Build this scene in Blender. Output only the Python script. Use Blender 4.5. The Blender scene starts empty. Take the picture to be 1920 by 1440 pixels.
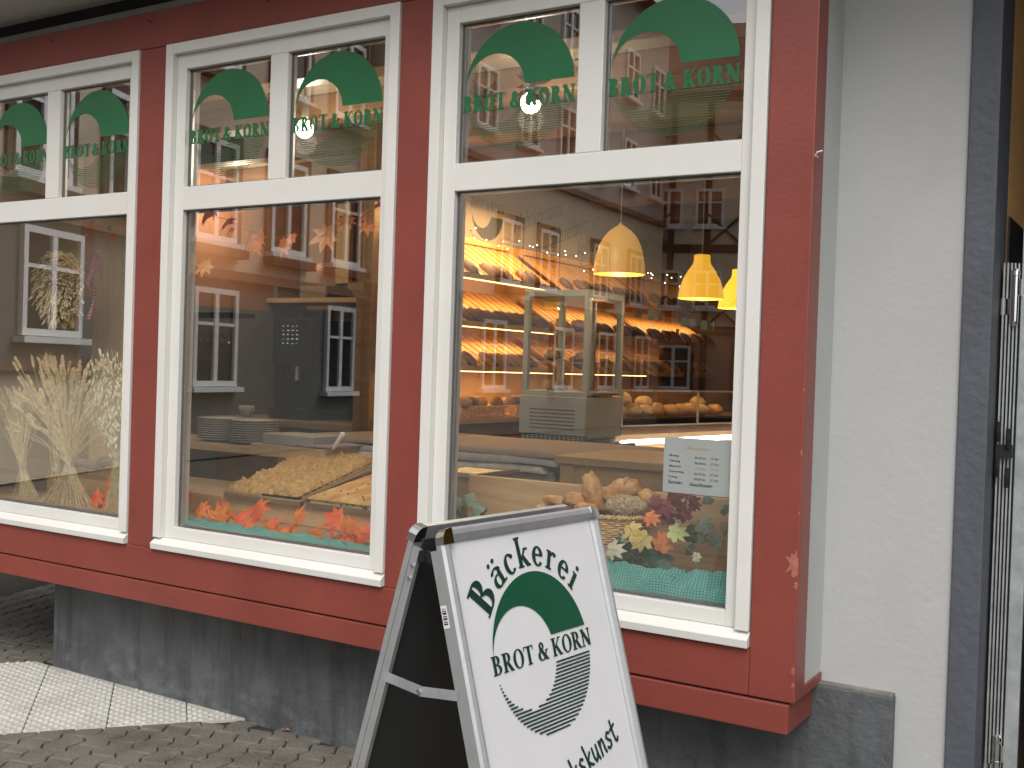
import bpy, bmesh, math, random
from mathutils import Vector, Matrix, noise
C = bpy.context.scene
COL = C.collection
PI = math.pi
rnd = random.Random(7)

# ---------------------------------------------------------------- camera
CAMP = Vector((0.0, -3.2474, 1.5846))
YAW, PITCH, ROLL = math.radians(-31.6344), math.radians(-0.8097), math.radians(1.8745)
FPX = 2050.0                                    # focal length in pixels of a 1920 px wide frame
_fw = Vector((math.sin(YAW)*math.cos(PITCH), math.cos(YAW)*math.cos(PITCH), math.sin(PITCH)))
_r0 = Vector((math.cos(YAW), -math.sin(YAW), 0)); _u0 = _r0.cross(_fw)
_rt = _r0*math.cos(ROLL) + _u0*math.sin(ROLL); _up = -_r0*math.sin(ROLL) + _u0*math.cos(ROLL)
cam = bpy.data.cameras.new('camera'); camo = bpy.data.objects.new('camera', cam); COL.objects.link(camo)
cam.sensor_width = 36; cam.lens = 36*FPX/1920; cam.clip_start = .05; cam.clip_end = 500
camo.matrix_world = Matrix(((_rt.x, _up.x, -_fw.x, CAMP.x), (_rt.y, _up.y, -_fw.y, CAMP.y), (_rt.z, _up.z, -_fw.z, CAMP.z), (0, 0, 0, 1)))
C.camera = camo

def ray(px, py): return _fw + _rt*((px-960)/FPX) - _up*((py-720)/FPX)
def at(px, py, Y):                              # the point of the photo at (px,py) on the plane y = Y
    d = ray(px, py); return CAMP + d*((Y-CAMP.y)/d.y)
def atx(px, py, X):
    d = ray(px, py); return CAMP + d*((X-CAMP.x)/d.x)
def pxm(n, P):                                  # n photo pixels at the distance of P, in metres
    return n*(Vector(P)-CAMP).dot(_fw)/FPX

# ---------------------------------------------------------------- world, sun, exposure
SUN_EL, SUN_AZ = math.radians(50), math.radians(154)      # azimuth from +y, clockwise
w = bpy.data.worlds.new('World'); C.world = w; w.use_nodes = True
nt = w.node_tree; nt.nodes.clear()
sky = nt.nodes.new('ShaderNodeTexSky'); sky.sky_type = 'NISHITA'; sky.sun_disc = False
sky.sun_elevation = SUN_EL; sky.sun_rotation = SUN_AZ; sky.air_density = 1.0; sky.dust_density = 4.0; sky.ozone_density = 1.0
hs = nt.nodes.new('ShaderNodeHueSaturation'); hs.inputs['Saturation'].default_value = .22
bg = nt.nodes.new('ShaderNodeBackground'); bg.inputs['Strength'].default_value = .15
wo = nt.nodes.new('ShaderNodeOutputWorld')
nt.links.new(sky.outputs[0], hs.inputs['Color']); nt.links.new(hs.outputs[0], bg.inputs[0]); nt.links.new(bg.outputs[0], wo.inputs[0])
sl = bpy.data.lights.new('sun', 'SUN'); sl.energy = .9; sl.angle = math.radians(35); sl.color = (1, .97, .92)
so = bpy.data.objects.new('sun', sl); COL.objects.link(so); so.location = (0, -8, 12)
sd = Vector((math.sin(SUN_AZ)*math.cos(SUN_EL), math.cos(SUN_AZ)*math.cos(SUN_EL), math.sin(SUN_EL)))
so.rotation_euler = (-sd).to_track_quat('-Z', 'Y').to_euler()
C.view_settings.view_transform = 'Standard'; C.view_settings.look = 'None'
C.view_settings.gamma = 1; C.view_settings.exposure = 0.34; C.view_settings.use_curve_mapping = False
C.cycles.use_denoising = True
C.cycles.max_bounces = 10; C.cycles.transparent_max_bounces = 24; C.cycles.diffuse_bounces = 4; C.cycles.glossy_bounces = 4
C.cycles.sample_clamp_indirect = 6; C.cycles.caustics_reflective = False; C.cycles.caustics_refractive = False

# ---------------------------------------------------------------- materials
def s2l(c):
    return tuple(((v/255)/12.92 if v <= 10 else (((v/255)+.055)/1.055)**2.4) for v in c)
MATS = {}
def mat(name, col, rough=.6, noise_scale=0, noise_amt=.15, bump=0, bump_scale=40, metal=0, col2=None, stretch=(1, 1, 1),
        emit=None, estr=0, spec=.5, trans=0, coat=0, detail=4):
    if name in MATS: return MATS[name]
    m = bpy.data.materials.new(name); m.use_nodes = True; MATS[name] = m
    n = m.node_tree.nodes; l = m.node_tree.links; b = n['Principled BSDF']
    b.inputs['Base Color'].default_value = (*col, 1); b.inputs['Roughness'].default_value = rough
    b.inputs['Metallic'].default_value = metal; b.inputs['Specular IOR Level'].default_value = spec
    b.inputs['Coat Weight'].default_value = coat
    if emit: b.inputs['Emission Color'].default_value = (*emit, 1); b.inputs['Emission Strength'].default_value = estr
    if trans: b.inputs['Transmission Weight'].default_value = trans
    if noise_scale or bump:
        tc = n.new('ShaderNodeTexCoord'); mp = n.new('ShaderNodeMapping'); mp.inputs['Scale'].default_value = stretch
        l.new(tc.outputs['Object'], mp.inputs[0])
    if noise_scale:
        t = n.new('ShaderNodeTexNoise'); t.inputs['Scale'].default_value = noise_scale; t.inputs['Detail'].default_value = detail
        t.inputs['Roughness'].default_value = .6
        l.new(mp.outputs[0], t.inputs['Vector'])
        r = n.new('ShaderNodeValToRGB'); r.color_ramp.elements[0].position = .32; r.color_ramp.elements[1].position = .68
        c2 = col2 or tuple(v*(1-noise_amt) for v in col)
        r.color_ramp.elements[0].color = (*c2, 1)
        r.color_ramp.elements[1].color = (*(col if col2 else tuple(min(1, v*(1+noise_amt)) for v in col)), 1)
        l.new(t.outputs['Fac'], r.inputs[0]); l.new(r.outputs[0], b.inputs['Base Color'])
    if bump:
        t2 = n.new('ShaderNodeTexNoise'); t2.inputs['Scale'].default_value = bump_scale; t2.inputs['Detail'].default_value = 6
        l.new(mp.outputs[0], t2.inputs['Vector'])
        bp = n.new('ShaderNodeBump'); bp.inputs['Strength'].default_value = bump; bp.inputs['Distance'].default_value = .01
        l.new(t2.outputs['Fac'], bp.inputs['Height']); l.new(bp.outputs[0], b.inputs['Normal'])
    return m

def layered(m, scale, lo, hi, col, stretch=(1, 1, 1), amt=1, zfade=None):
    """adds stains of colour col over the base colour where a noise exceeds lo..hi"""
    n = m.node_tree.nodes; l = m.node_tree.links; b = n['Principled BSDF']
    tc = n.new('ShaderNodeTexCoord'); mp = n.new('ShaderNodeMapping'); mp.inputs['Scale'].default_value = stretch
    l.new(tc.outputs['Object'], mp.inputs[0])
    t = n.new('ShaderNodeTexNoise'); t.inputs['Scale'].default_value = scale; t.inputs['Detail'].default_value = 8; t.inputs['Roughness'].default_value = .65
    l.new(mp.outputs[0], t.inputs['Vector'])
    r = n.new('ShaderNodeMapRange'); r.inputs['From Min'].default_value = lo; r.inputs['From Max'].default_value = hi
    r.inputs['To Max'].default_value = amt
    l.new(t.outputs['Fac'], r.inputs['Value']); fac = r.outputs[0]
    if zfade:
        sp = n.new('ShaderNodeSeparateXYZ'); l.new(tc.outputs['Object'], sp.inputs[0])
        zr = n.new('ShaderNodeMapRange'); zr.inputs['From Min'].default_value = zfade[0]; zr.inputs['From Max'].default_value = zfade[1]
        zr.inputs['To Min'].default_value = 1; zr.inputs['To Max'].default_value = 0
        l.new(sp.outputs['Z'], zr.inputs['Value'])
        mu = n.new('ShaderNodeMath'); mu.operation = 'MULTIPLY'; l.new(fac, mu.inputs[0]); l.new(zr.outputs[0], mu.inputs[1]); fac = mu.outputs[0]
    mx = n.new('ShaderNodeMix'); mx.data_type = 'RGBA'
    src = b.inputs['Base Color'].links[0].from_socket if b.inputs['Base Color'].links else None
    if src: l.new(src, mx.inputs['A'])
    else: mx.inputs['A'].default_value = b.inputs['Base Color'].default_value
    mx.inputs['B'].default_value = (*col, 1)
    l.new(fac, mx.inputs['Factor']); l.new(mx.outputs['Result'], b.inputs['Base Color'])
    return m

def glass_mat(name, k=1.6, tint=(.985, .99, .985), base=.04):
    m = bpy.data.materials.new(name); m.use_nodes = True; MATS[name] = m
    n = m.node_tree.nodes; l = m.node_tree.links; n.clear()
    o = n.new('ShaderNodeOutputMaterial'); mx = n.new('ShaderNodeMixShader'); tr = n.new('ShaderNodeBsdfTransparent'); gl = n.new('ShaderNodeBsdfGlossy')
    tr.inputs[0].default_value = (*tint, 1); gl.inputs['Roughness'].default_value = 0.0; gl.inputs['Color'].default_value = (1, 1, 1, 1)
    g = n.new('ShaderNodeNewGeometry'); dt = n.new('ShaderNodeVectorMath'); dt.operation = 'DOT_PRODUCT'
    l.new(g.outputs['Incoming'], dt.inputs[0]); l.new(g.outputs['Normal'], dt.inputs[1])
    def mth(op, a, b=None):
        q = n.new('ShaderNodeMath'); q.operation = op
        for i, v in enumerate((a, b)):
            if v is None: continue
            if isinstance(v, (int, float)): q.inputs[i].default_value = v
            else: l.new(v, q.inputs[i])
        return q.outputs[0]
    c = mth('ABSOLUTE', dt.outputs['Value']); p = mth('POWER', mth('SUBTRACT', 1.0, c), 5.0)
    f = mth('MINIMUM', mth('MULTIPLY', mth('ADD', mth('MULTIPLY', p, 1-base), base), k), .9)
    l.new(f, mx.inputs[0]); l.new(tr.outputs[0], mx.inputs[1]); l.new(gl.outputs[0], mx.inputs[2]); l.new(mx.outputs[0], o.inputs[0])
    return m

def emis(name, col, s):
    if name in MATS: return MATS[name]
    m = bpy.data.materials.new(name); m.use_nodes = True; MATS[name] = m
    n = m.node_tree.nodes; n.clear(); o = n.new('ShaderNodeOutputMaterial'); e = n.new('ShaderNodeEmission')
    e.inputs[0].default_value = (*col, 1); e.inputs[1].default_value = s; m.node_tree.links.new(e.outputs[0], o.inputs[0]); return m

def wood_mat(name, c1, c2, axis=0, rough=.5, scale=9, coat=0):
    m = bpy.data.materials.new(name); m.use_nodes = True; MATS[name] = m
    n = m.node_tree.nodes; l = m.node_tree.links; b = n['Principled BSDF']; b.inputs['Roughness'].default_value = rough
    b.inputs['Coat Weight'].default_value = coat
    tc = n.new('ShaderNodeTexCoord'); mp = n.new('ShaderNodeMapping')
    s = [6.0, 6.0, 6.0]; s[axis] = .55; mp.inputs['Scale'].default_value = s
    l.new(tc.outputs['Object'], mp.inputs[0])
    t = n.new('ShaderNodeTexNoise'); t.inputs['Scale'].default_value = scale/3; t.inputs['Detail'].default_value = 8; t.inputs['Roughness'].default_value = .62; t.inputs['Distortion'].default_value = 1.2
    l.new(mp.outputs[0], t.inputs['Vector'])
    r = n.new('ShaderNodeValToRGB'); e = r.color_ramp.elements; e[0].position = .3; e[1].position = .7
    e[0].color = (*c2, 1); e[1].color = (*c1, 1)
    l.new(t.outputs['Fac'], r.inputs[0]); l.new(r.outputs[0], b.inputs['Base Color'])
    bp = n.new('ShaderNodeBump'); bp.inputs['Strength'].default_value = .15; bp.inputs['Distance'].default_value = .004
    l.new(t.outputs['Fac'], bp.inputs['Height']); l.new(bp.outputs[0], b.inputs['Normal'])
    return m

RED = mat('red_paint', (.228, .051, .038), .42, 3, .10, .10, 60, stretch=(1, 1, 1))
layered(RED, 26, .66, .72, (.30, .085, .07), (1, 1, .4), .25)
layered(RED, 5, .60, .74, (.16, .022, .018), (2.5, 2.5, .35), .35)
WHITE = mat('white_paint', (.70, .69, .655), .35, 2, .03, .05, 30)
layered(WHITE, 30, .70, .76, (.55, .53, .48), (1, 1, .5), .35)
GREYP = mat('grey_panel', (.44, .45, .44), .5, 2, .04, .05, 30)
PLAST = mat('grey_plaster', (.425, .430, .425), .85, 1.6, .05, .16, 40)
layered(PLAST, 3.5, .56, .75, (.30, .30, .28), (1, 1, .6), .30)
layered(PLAST, 60, .76, .78, (.85, .85, .84), (1, 1, .7), .8)
PLASTL = mat('soffit_plaster', (.48, .48, .45), .9, 3, .06, .5, 70)
TRIM = mat('slate_paint', (.076, .084, .100), .55, 4, .12, .35, 35)
layered(TRIM, 30, .72, .75, (.5, .48, .44), (1, 1, 1), .7)
PLIN = mat('plinth_render', (.090, .096, .102), .6, 5, .22, .7, 30)
layered(PLIN, 4.5, .50, .66, (.036, .038, .040), (3.2, 1, .35), .6)
layered(PLIN, 9, .47, .68, (.22, .23, .24), (1, 1, 1.4), .6, (.0, .30))
CONC = mat('raw_concrete', (.18, .17, .15), .9, 12, .25, .6, 50)
DARK = mat('dark_gap', (.012, .012, .012), .9)
RUBBER = mat('rubber_seal', (.10, .10, .10), .6)
GLASS = glass_mat('window_glass', 3.5)
FGLASS = glass_mat('thin_glass', .9, (.985, .99, .985))
GREEN = mat('green_film', (.018, .135, .052), .35, 6, .08)
GREENL = mat('green_film_lines', (.035, .11, .05), .4)
WOODP = wood_mat('pine_board', (.70, .47, .25), (.48, .29, .14), 0)
WOODL = wood_mat('light_board', (.52, .38, .22), (.36, .24, .13), 0)
WOODV = wood_mat('pine_post', (.62, .46, .26), (.45, .32, .17), 2)
WOODW = wood_mat('warm_slats', (.62, .36, .12), (.42, .21, .06), 0, .45)
WOODB = wood_mat('old_beam', (.26, .15, .07), (.15, .08, .04), 0)
BEIGE = mat('beige_wall', (.42, .36, .28), .85, 2, .06, .15, 40)
PEACH = mat('peach_wall', (.36, .17, .09), .85, 2, .06, .15, 40)
CREAM = mat('cream_ceiling', (.30, .23, .15), .85, 2, .05)
FLOOR = mat('shop_floor', (.12, .09, .065), .5, 4, .15)
METAL = mat('brushed_metal', (.55, .56, .57), .32, metal=1)
ALU = mat('aluminium', (.50, .51, .52), .40, 25, .05, metal=.6)
CHROME = mat('chrome', (.8, .8, .8), .08, metal=1)
GALV = mat('galvanised', (.42, .45, .46), .45, 14, .18, .12, 60, metal=.5)
BLACK = mat('black_plastic', (.012, .012, .013), .35)
DGREY = mat('dark_board', (.045, .046, .047), .5)
IRON = mat('black_iron', (.02, .018, .017), .55, metal=.3)

# ---------------------------------------------------------------- mesh builder
class MB:
    def __init__(s): s.v = []; s.f = []; s.m = []; s.mi = 0
    def face(s, pts):
        i = len(s.v); s.v += [tuple(p) for p in pts]; s.f.append(tuple(range(i, i+len(pts)))); s.m.append(s.mi)
    def box(s, x0, x1, y0, y1, z0, z1, M=None):
        P = [Vector((x, y, z)) for z in (z0, z1) for y in (y0, y1) for x in (x0, x1)]
        if M is not None: P = [M @ p for p in P]
        i = len(s.v); s.v += [tuple(p) for p in P]
        for q in ((0, 2, 3, 1), (4, 5, 7, 6), (0, 1, 5, 4), (2, 6, 7, 3), (0, 4, 6, 2), (1, 3, 7, 5)):
            s.f.append(tuple(i+k for k in q)); s.m.append(s.mi)
        return s
    def bar(s, a, b, wx, wy, up=(0, 0, 1)):
        a = Vector(a); b = Vector(b); d = b-a; L = d.length; d.normalize(); u = Vector(up)
        if abs(d.dot(u)) > .98: u = Vector((0, 1, 0))
        x = d.cross(u).normalized(); y = x.cross(d)
        M = Matrix(((x.x, y.x, d.x, a.x), (x.y, y.y, d.y, a.y), (x.z, y.z, d.z, a.z), (0, 0, 0, 1)))
        return s.box(-wx/2, wx/2, -wy/2, wy/2, 0, L, M)
    def tube(s, pts, r, n=6, cap=True):
        pts = [Vector(p) for p in pts]; rs = r if isinstance(r, (list, tuple)) else [r]*len(pts)
        base = len(s.v); x = None
        for k, p in enumerate(pts):
            d = (pts[min(k+1, len(pts)-1)]-pts[max(k-1, 0)])
            d = d.normalized() if d.length > 1e-9 else Vector((0, 0, 1))
            if x is None: x = d.orthogonal().normalized()
            else:
                x = x-d*x.dot(d); x = x.normalized() if x.length > 1e-6 else d.orthogonal().normalized()
            y = d.cross(x)
            for j in range(n):
                a = 2*PI*j/n; s.v.append(tuple(p+(x*math.cos(a)+y*math.sin(a))*rs[k]))
        for k in range(len(pts)-1):
            for j in range(n):
                a = base+k*n+j; b = base+k*n+(j+1) % n; s.f.append((a, b, b+n, a+n)); s.m.append(s.mi)
        if cap:
            s.f.append(tuple(base+j for j in range(n))[::-1]); s.m.append(s.mi)
            s.f.append(tuple(base+(len(pts)-1)*n+j for j in range(n))); s.m.append(s.mi)
        return s
    def lathe(s, prof, n=24, M=None, cap=True):
        base = len(s.v)
        for r, z in prof:
            for j in range(n):
                a = 2*PI*j/n; p = Vector((r*math.cos(a), r*math.sin(a), z)); s.v.append(tuple(M @ p if M is not None else p))
        for k in range(len(prof)-1):
            for j in range(n):
                a = base+k*n+j; b = base+k*n+(j+1) % n; s.f.append((a, b, b+n, a+n)); s.m.append(s.mi)
        if cap:
            s.f.append(tuple(base+j for j in range(n))[::-1]); s.m.append(s.mi)
            s.f.append(tuple(base+(len(prof)-1)*n+j for j in range(n))); s.m.append(s.mi)
        return s
    def poly(s, pts, n, t):                      # extrude a planar polygon by n*t
        n = Vector(n)*t; P = [Vector(p) for p in pts]; k = len(P)
        i = len(s.v); s.v += [tuple(p) for p in P]+[tuple(p+n) for p in P]
        s.f.append(tuple(range(i, i+k))[::-1]); s.m.append(s.mi); s.f.append(tuple(range(i+k, i+2*k))); s.m.append(s.mi)
        for j in range(k):
            a = i+j; b = i+(j+1) % k; s.f.append((a, b, b+k, a+k)); s.m.append(s.mi)
        return s
    def blob(s, c, rx, ry, rz, M=None, n=10, m=7, jit=0, seed=0):
        c = Vector(c); base = len(s.v)
        for k in range(1, m):
            th = PI*k/m
            for j in range(n):
                a = 2*PI*j/n; p = Vector((rx*math.sin(th)*math.cos(a), ry*math.sin(th)*math.sin(a), rz*math.cos(th)))
                if jit: p *= 1+jit*noise.noise(Vector((p.x*9/rx*.3+seed, p.y*9/ry*.3, p.z*9/rz*.3)))
                s.v.append(tuple(c+(M @ p if M is not None else p)))
        for z in (1, -1):
            p = Vector((0, 0, rz*z)); s.v.append(tuple(c+(M @ p if M is not None else p)))
        top = base+(m-1)*n; bot = top+1
        for k in range(m-2):
            for j in range(n):
                a = base+k*n+j; b = base+k*n+(j+1) % n; s.f.append((a, a+n, b+n, b)); s.m.append(s.mi)
        for j in range(n):
            s.f.append((top, base+j, base+(j+1) % n)); s.m.append(s.mi)
            o = base+(m-2)*n; s.f.append((bot, o+(j+1) % n, o+j)); s.m.append(s.mi)
        return s
    def build(s, name, mats, parent=None, smooth=False, bevel=0, fix=False):
        me = bpy.data.meshes.new(name); me.from_pydata(s.v, [], s.f)
        if not isinstance(mats, (list, tuple)): mats = [mats]
        for m in mats: me.materials.append(m)
        for p, i in zip(me.polygons, s.m): p.material_index = i; p.use_smooth = smooth
        me.update()
        if fix:
            bm = bmesh.new(); bm.from_mesh(me); bmesh.ops.recalc_face_normals(bm, faces=bm.faces); bm.to_mesh(me); bm.free()
        o = bpy.data.objects.new(name, me); COL.objects.link(o)
        if parent is not None:
            o.parent = parent
            if parent.type == 'EMPTY': o.matrix_parent_inverse = Matrix.Translation(-parent.location)
        if bevel:
            b = o.modifiers.new('bevel', 'BEVEL'); b.width = bevel; b.segments = 2; b.limit_method = 'ANGLE'; b.angle_limit = .6
        return o

def tag(o, label=None, cat=None, group=None, kind=None):
    for k, v in (('label', label), ('category', cat), ('group', group), ('kind', kind)):
        if v: o[k] = v
    return o
def thing(name, label, cat, loc=(0, 0, 0), group=None):
    o = bpy.data.objects.new(name, None); COL.objects.link(o); o.location = loc; o.empty_display_size = .1
    return tag(o, label, cat, group)
def copy_tree(o, parent=None):
    c = o.copy(); COL.objects.link(c); c.parent = parent
    for ch in list(o.children): copy_tree(ch, c)
    return c

# ---------------------------------------------------------------- lettering (drawn strokes, flat film 0.4 mm thick)
class Ink:
    """flat shapes in a (u,v) plane; each stroke lies a hair above the one before"""
    def __init__(s): s.q = []
    def pts(s, P): s.q.append([tuple(p) for p in P])
    def rect(s, x0, y0, x1, y1): s.pts([(x0, y0), (x1, y0), (x1, y1), (x0, y1)])
    def line(s, a, b, w, w2=None):
        w2 = w if w2 is None else w2
        d = math.hypot(b[0]-a[0], b[1]-a[1]); nx, ny = -(b[1]-a[1])/d, (b[0]-a[0])/d
        s.pts([(a[0]-nx*w/2, a[1]-ny*w/2), (b[0]-nx*w2/2, b[1]-ny*w2/2), (b[0]+nx*w2/2, b[1]+ny*w2/2), (a[0]+nx*w/2, a[1]+ny*w/2)])
    def arc(s, cx, cy, rx, ry, tx, ty, a0=0, a1=360, n=22):
        P = []
        for k in range(n+1):
            a = math.radians(a0+(a1-a0)*k/n); P.append((math.cos(a), math.sin(a)))
        for k in range(n):
            (c0, s0), (c1, s1) = P[k], P[k+1]
            s.pts([(cx+c0*rx, cy+s0*ry), (cx+c1*rx, cy+s1*ry), (cx+c1*(rx-tx), cy+s1*(ry-ty)), (cx+c0*(rx-tx), cy+s0*(ry-ty))])
    def add(s, o, f):
        for P in o.q: s.q.append([f(*p) for p in P])
T, H = .17, .06                                  # thick and thin strokes
def glyph(ch, bold=1.0):
    g = Ink(); t = T*bold; h = H*bold; w = .6
    def stem(x, y0=0, y1=1, tt=None, sl=.08, sr=.08, top=True, bot=True):
        tt = tt or t; g.rect(x, y0, x+tt, y1)
        if bot: g.rect(x-sl, y0, x+tt+sr, y0+h)
        if top: g.rect(x-sl, y1-h, x+tt+sr, y1)
    if ch == 'B':
        stem(.08); g.arc(.30, .75, .27, .25, t, h, -90, 90); g.arc(.32, .265, .32, .265, t, h, -90, 90)
        g.rect(.2, 1-h, .31, 1); g.rect(.2, .5, .33, .5+h); g.rect(.2, 0, .33, h); w = .70
    elif ch == 'R':
        stem(.08); g.arc(.30, .73, .29, .27, t, h, -90, 90); g.rect(.2, 1-h, .31, 1); g.rect(.2, .46, .31, .46+h)
        g.line((.36, .48), (.62, .02), t*.95); g.rect(.54, 0, .76, h); w = .74
    elif ch == 'O': g.arc(.38, .5, .38, .52, t, h); w = .78
    elif ch == 'T':
        stem(.26, 0, 1, top=False); g.rect(0, 1-h, .69, 1); g.line((.02, 1), (.02, .76), h, h*.6); g.line((.67, 1), (.67, .76), h, h*.6); w = .70
    elif ch == 'K':
        stem(.08); g.line((.24, .42), (.62, .97), h*1.3); g.line((.34, .56), (.64, .03), t*.95); g.rect(.52, 1-h, .76, 1); g.rect(.54, 0, .80, h); w = .80
    elif ch == 'N':
        stem(.10, 0, 1, h*1.4, .10, .08); stem(.62, 0, 1, h*1.4, .10, .08, bot=False); g.line((.12, .97), (.66, .04), t*1.05); w = .86
    elif ch == '&':
        g.arc(.34, .77, .19, .22, t*.75, h); g.arc(.31, .27, .30, .28, t, h, 55, 325); g.line((.22, .68), (.66, .06), t); g.line((.54, .20), (.70, .52), h*1.2)
        g.rect(.58, .49, .80, .49+h); g.rect(.58, 0, .82, h); w = .84
    elif ch == 'a':
        g.arc(.24, .22, .24, .23, t*.8, h, 60, 320); g.rect(.34, 0, .34+t*.8, .48); g.arc(.27, .48, .27-(-.0), .20, t*.8, h, 0, 160); g.rect(.42, 0, .60, h); w = .60
    elif ch == 'A': # a umlaut
        g.add(glyph('a', bold)[0], lambda x, y: (x, y)); g.arc(.15, .88, .075, .075, .07, .07, 0, 360, 10); g.arc(.41, .88, .075, .075, .07, .07, 0, 360, 10); w = .60
    elif ch == 'c': g.arc(.27, .33, .27, .35, t*.85, h, 45, 318); g.arc(.43, .53, .075, .075, .07, .07, 0, 360, 10); w = .53
    elif ch == 'k':
        stem(.06, 0, 1.02, t*.85, .06, .05); g.line((.2, .26), (.46, .62), h*1.2); g.line((.26, .38), (.50, .03), t*.85); g.rect(.36, .62-h, .58, .62); g.rect(.40, 0, .62, h); w = .62
    elif ch == 'e': g.arc(.27, .33, .27, .35, t*.85, h, 8, 322); g.rect(.10, .34, .52, .34+h); w = .57
    elif ch == 'r': stem(.06, 0, .66, t*.85, .06, .06, top=False); g.rect(0, .66-h, .08, .66); g.arc(.34, .40, .17, .27, h*1.4, h*1.2, 60, 150); g.arc(.40, .58, .075, .075, .07, .07, 0, 360, 10); w = .50
    elif ch == 'i': stem(.06, 0, .66, t*.85, .06, .06, top=False); g.rect(0, .66-h, .08, .66); g.arc(.13, .88, .085, .085, .08, .08, 0, 360, 10); w = .33
    elif ch == ' ': w = .22
    return g, w
SCR = dict(k=([(.12, 1.05), (.20, .5), (.22, 0)], [(.52, .62), (.24, .34), (.36, .16), (.58, .04)], .62), s=([(.46, .60), (.30, .68), (.14, .55), (.24, .38), (.42, .26), (.40, .08), (.22, 0), (.06, .10)], .52),
    u=([(.10, .66), (.10, .25), (.20, .03), (.34, .10), (.46, .40), (.46, .66)], [(.46, .50), (.47, .15), (.54, .0)], .60), n=([(.10, .66), (.13, .30), (.12, 0)], [(.13, .38), (.26, .62), (.40, .64), (.46, .45), (.46, .15), (.52, 0)], .60),
    t=([(.22, 1.0), (.20, .5), (.24, .10), (.36, 0), (.48, .12)], [(.04, .64), (.24, .68), (.46, .74)], .50), H=([(.12, 1), (.12, 0)], [(.55, 1), (.55, 0)], [(.12, .5), (.55, .52)], .72), a=([(.46, .60), (.26, .66), (.10, .45), (.10, .14), (.24, 0), (.44, .20), (.47, .62)], [(.47, .62), (.47, .15), (.56, 0)], .62),
    d=([(.46, .56), (.26, .66), (.10, .45), (.10, .14), (.24, 0), (.44, .20)], [(.48, 1.05), (.46, .4), (.52, 0)], .60), w=([(.06, .66), (.14, .04), (.30, .45), (.44, .04), (.58, .66)], .68), e=([(.10, .34), (.44, .42), (.38, .64), (.20, .64), (.08, .38), (.14, .06), (.32, 0), (.48, .12)], .54),
    r=([(.12, .66), (.14, .3), (.13, 0)], [(.14, .40), (.28, .62), (.44, .60)], .46), T=([(.32, 1), (.30, 0)], [(.02, .98), (.62, 1.02)], .58), i=([(.12, .66), (.13, .12), (.22, 0)], [(.12, .92), (.15, .96)], .30), o=([(.26, .66), (.10, .45), (.12, .12), (.28, 0), (.44, .2), (.44, .5), (.26, .66)], .54))
def brush(txt, size, sx=.8, w=.135):
    g = Ink(); x = 0; dots = []
    for ch in txt:
        *st, adv = SCR[ch]
        for pl in st:
            for a, b in zip(pl, pl[1:]):
                g.line(((x+a[0])*sx*size, a[1]*size), ((x+b[0])*sx*size, b[1]*size), w*size, w*size*.92)
            for p in pl: g.pts([((x+p[0])*sx*size+w*size*.5*math.cos(PI*k/4), p[1]*size+w*size*.5*math.sin(PI*k/4)) for k in range(8)])
        x += adv+.06
    return g
def word(txt, height, width=None, bold=1.0, slope=0):
    g = Ink(); x = 0
    for ch in txt:
        q, w = glyph(ch, bold); g.add(q, lambda a, b, x=x: (a+x, b)); x += w+.04
    x -= .04; sx = (width/x) if width else height
    r = Ink(); r.add(g, lambda a, b: (a*sx, b*height+slope*a*sx)); return r, x*sx
def crescent(R, lines=15, inner=.62, yb=.17, ys=.15, lt=.5):
    """wave emblem: solid crescent above, ruled crescent below; centre at 0,0"""
    up = Ink(); lo = Ink(); ri = R*inner; cx = -(R-ri)
    yb = yb*R                                   # bottom edge of the solid crescent (right side)
    n = 40; aR = math.asin(yb/R); aI = math.asin(yb/ri)
    for k in range(n):
        f0, f1 = k/n, (k+1)/n
        def O(f): a = aR+(PI*1.04-aR)*f; return (R*math.cos(a), R*math.sin(a))
        def I(f): a = aI+(PI*1.04-aI)*f; return (cx+ri*math.cos(a), ri*math.sin(a))
        up.pts([O(f0), O(f1), I(f1), I(f0)])
    y = -ys*R; p = (R-ys*R)/lines
    for k in range(lines):
        yy = y-p*(k+.2); t = p*lt
        xo = math.sqrt(max(0, R*R-yy*yy))
        if abs(yy) < ri:
            xi = math.sqrt(ri*ri-yy*yy); lo.rect(cx+xi, yy-t/2, xo, yy+t/2)
            xl = cx-xi
            if -xo < xl-.002 and abs(yy) > .2*R: lo.rect(-xo, yy-t/2, xl, yy+t/2)
        elif xo > .01: lo.rect(-xo, yy-t/2, xo, yy+t/2)
    return up, lo
def ink_mesh(inks, O, U, V, N, lift=.0006):
    """inks = [(Ink, material index)] placed at O on plane U,V"""
    mb = MB(); O, U, V, N = map(Vector, (O, U, V, N)); k = 0
    for ink, mi in inks:
        mb.mi = mi
        for P in ink.q:
            mb.face([O+U*u+V*v+N*(lift+k*2e-7) for u, v in P]); k += 1
    return mb
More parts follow.
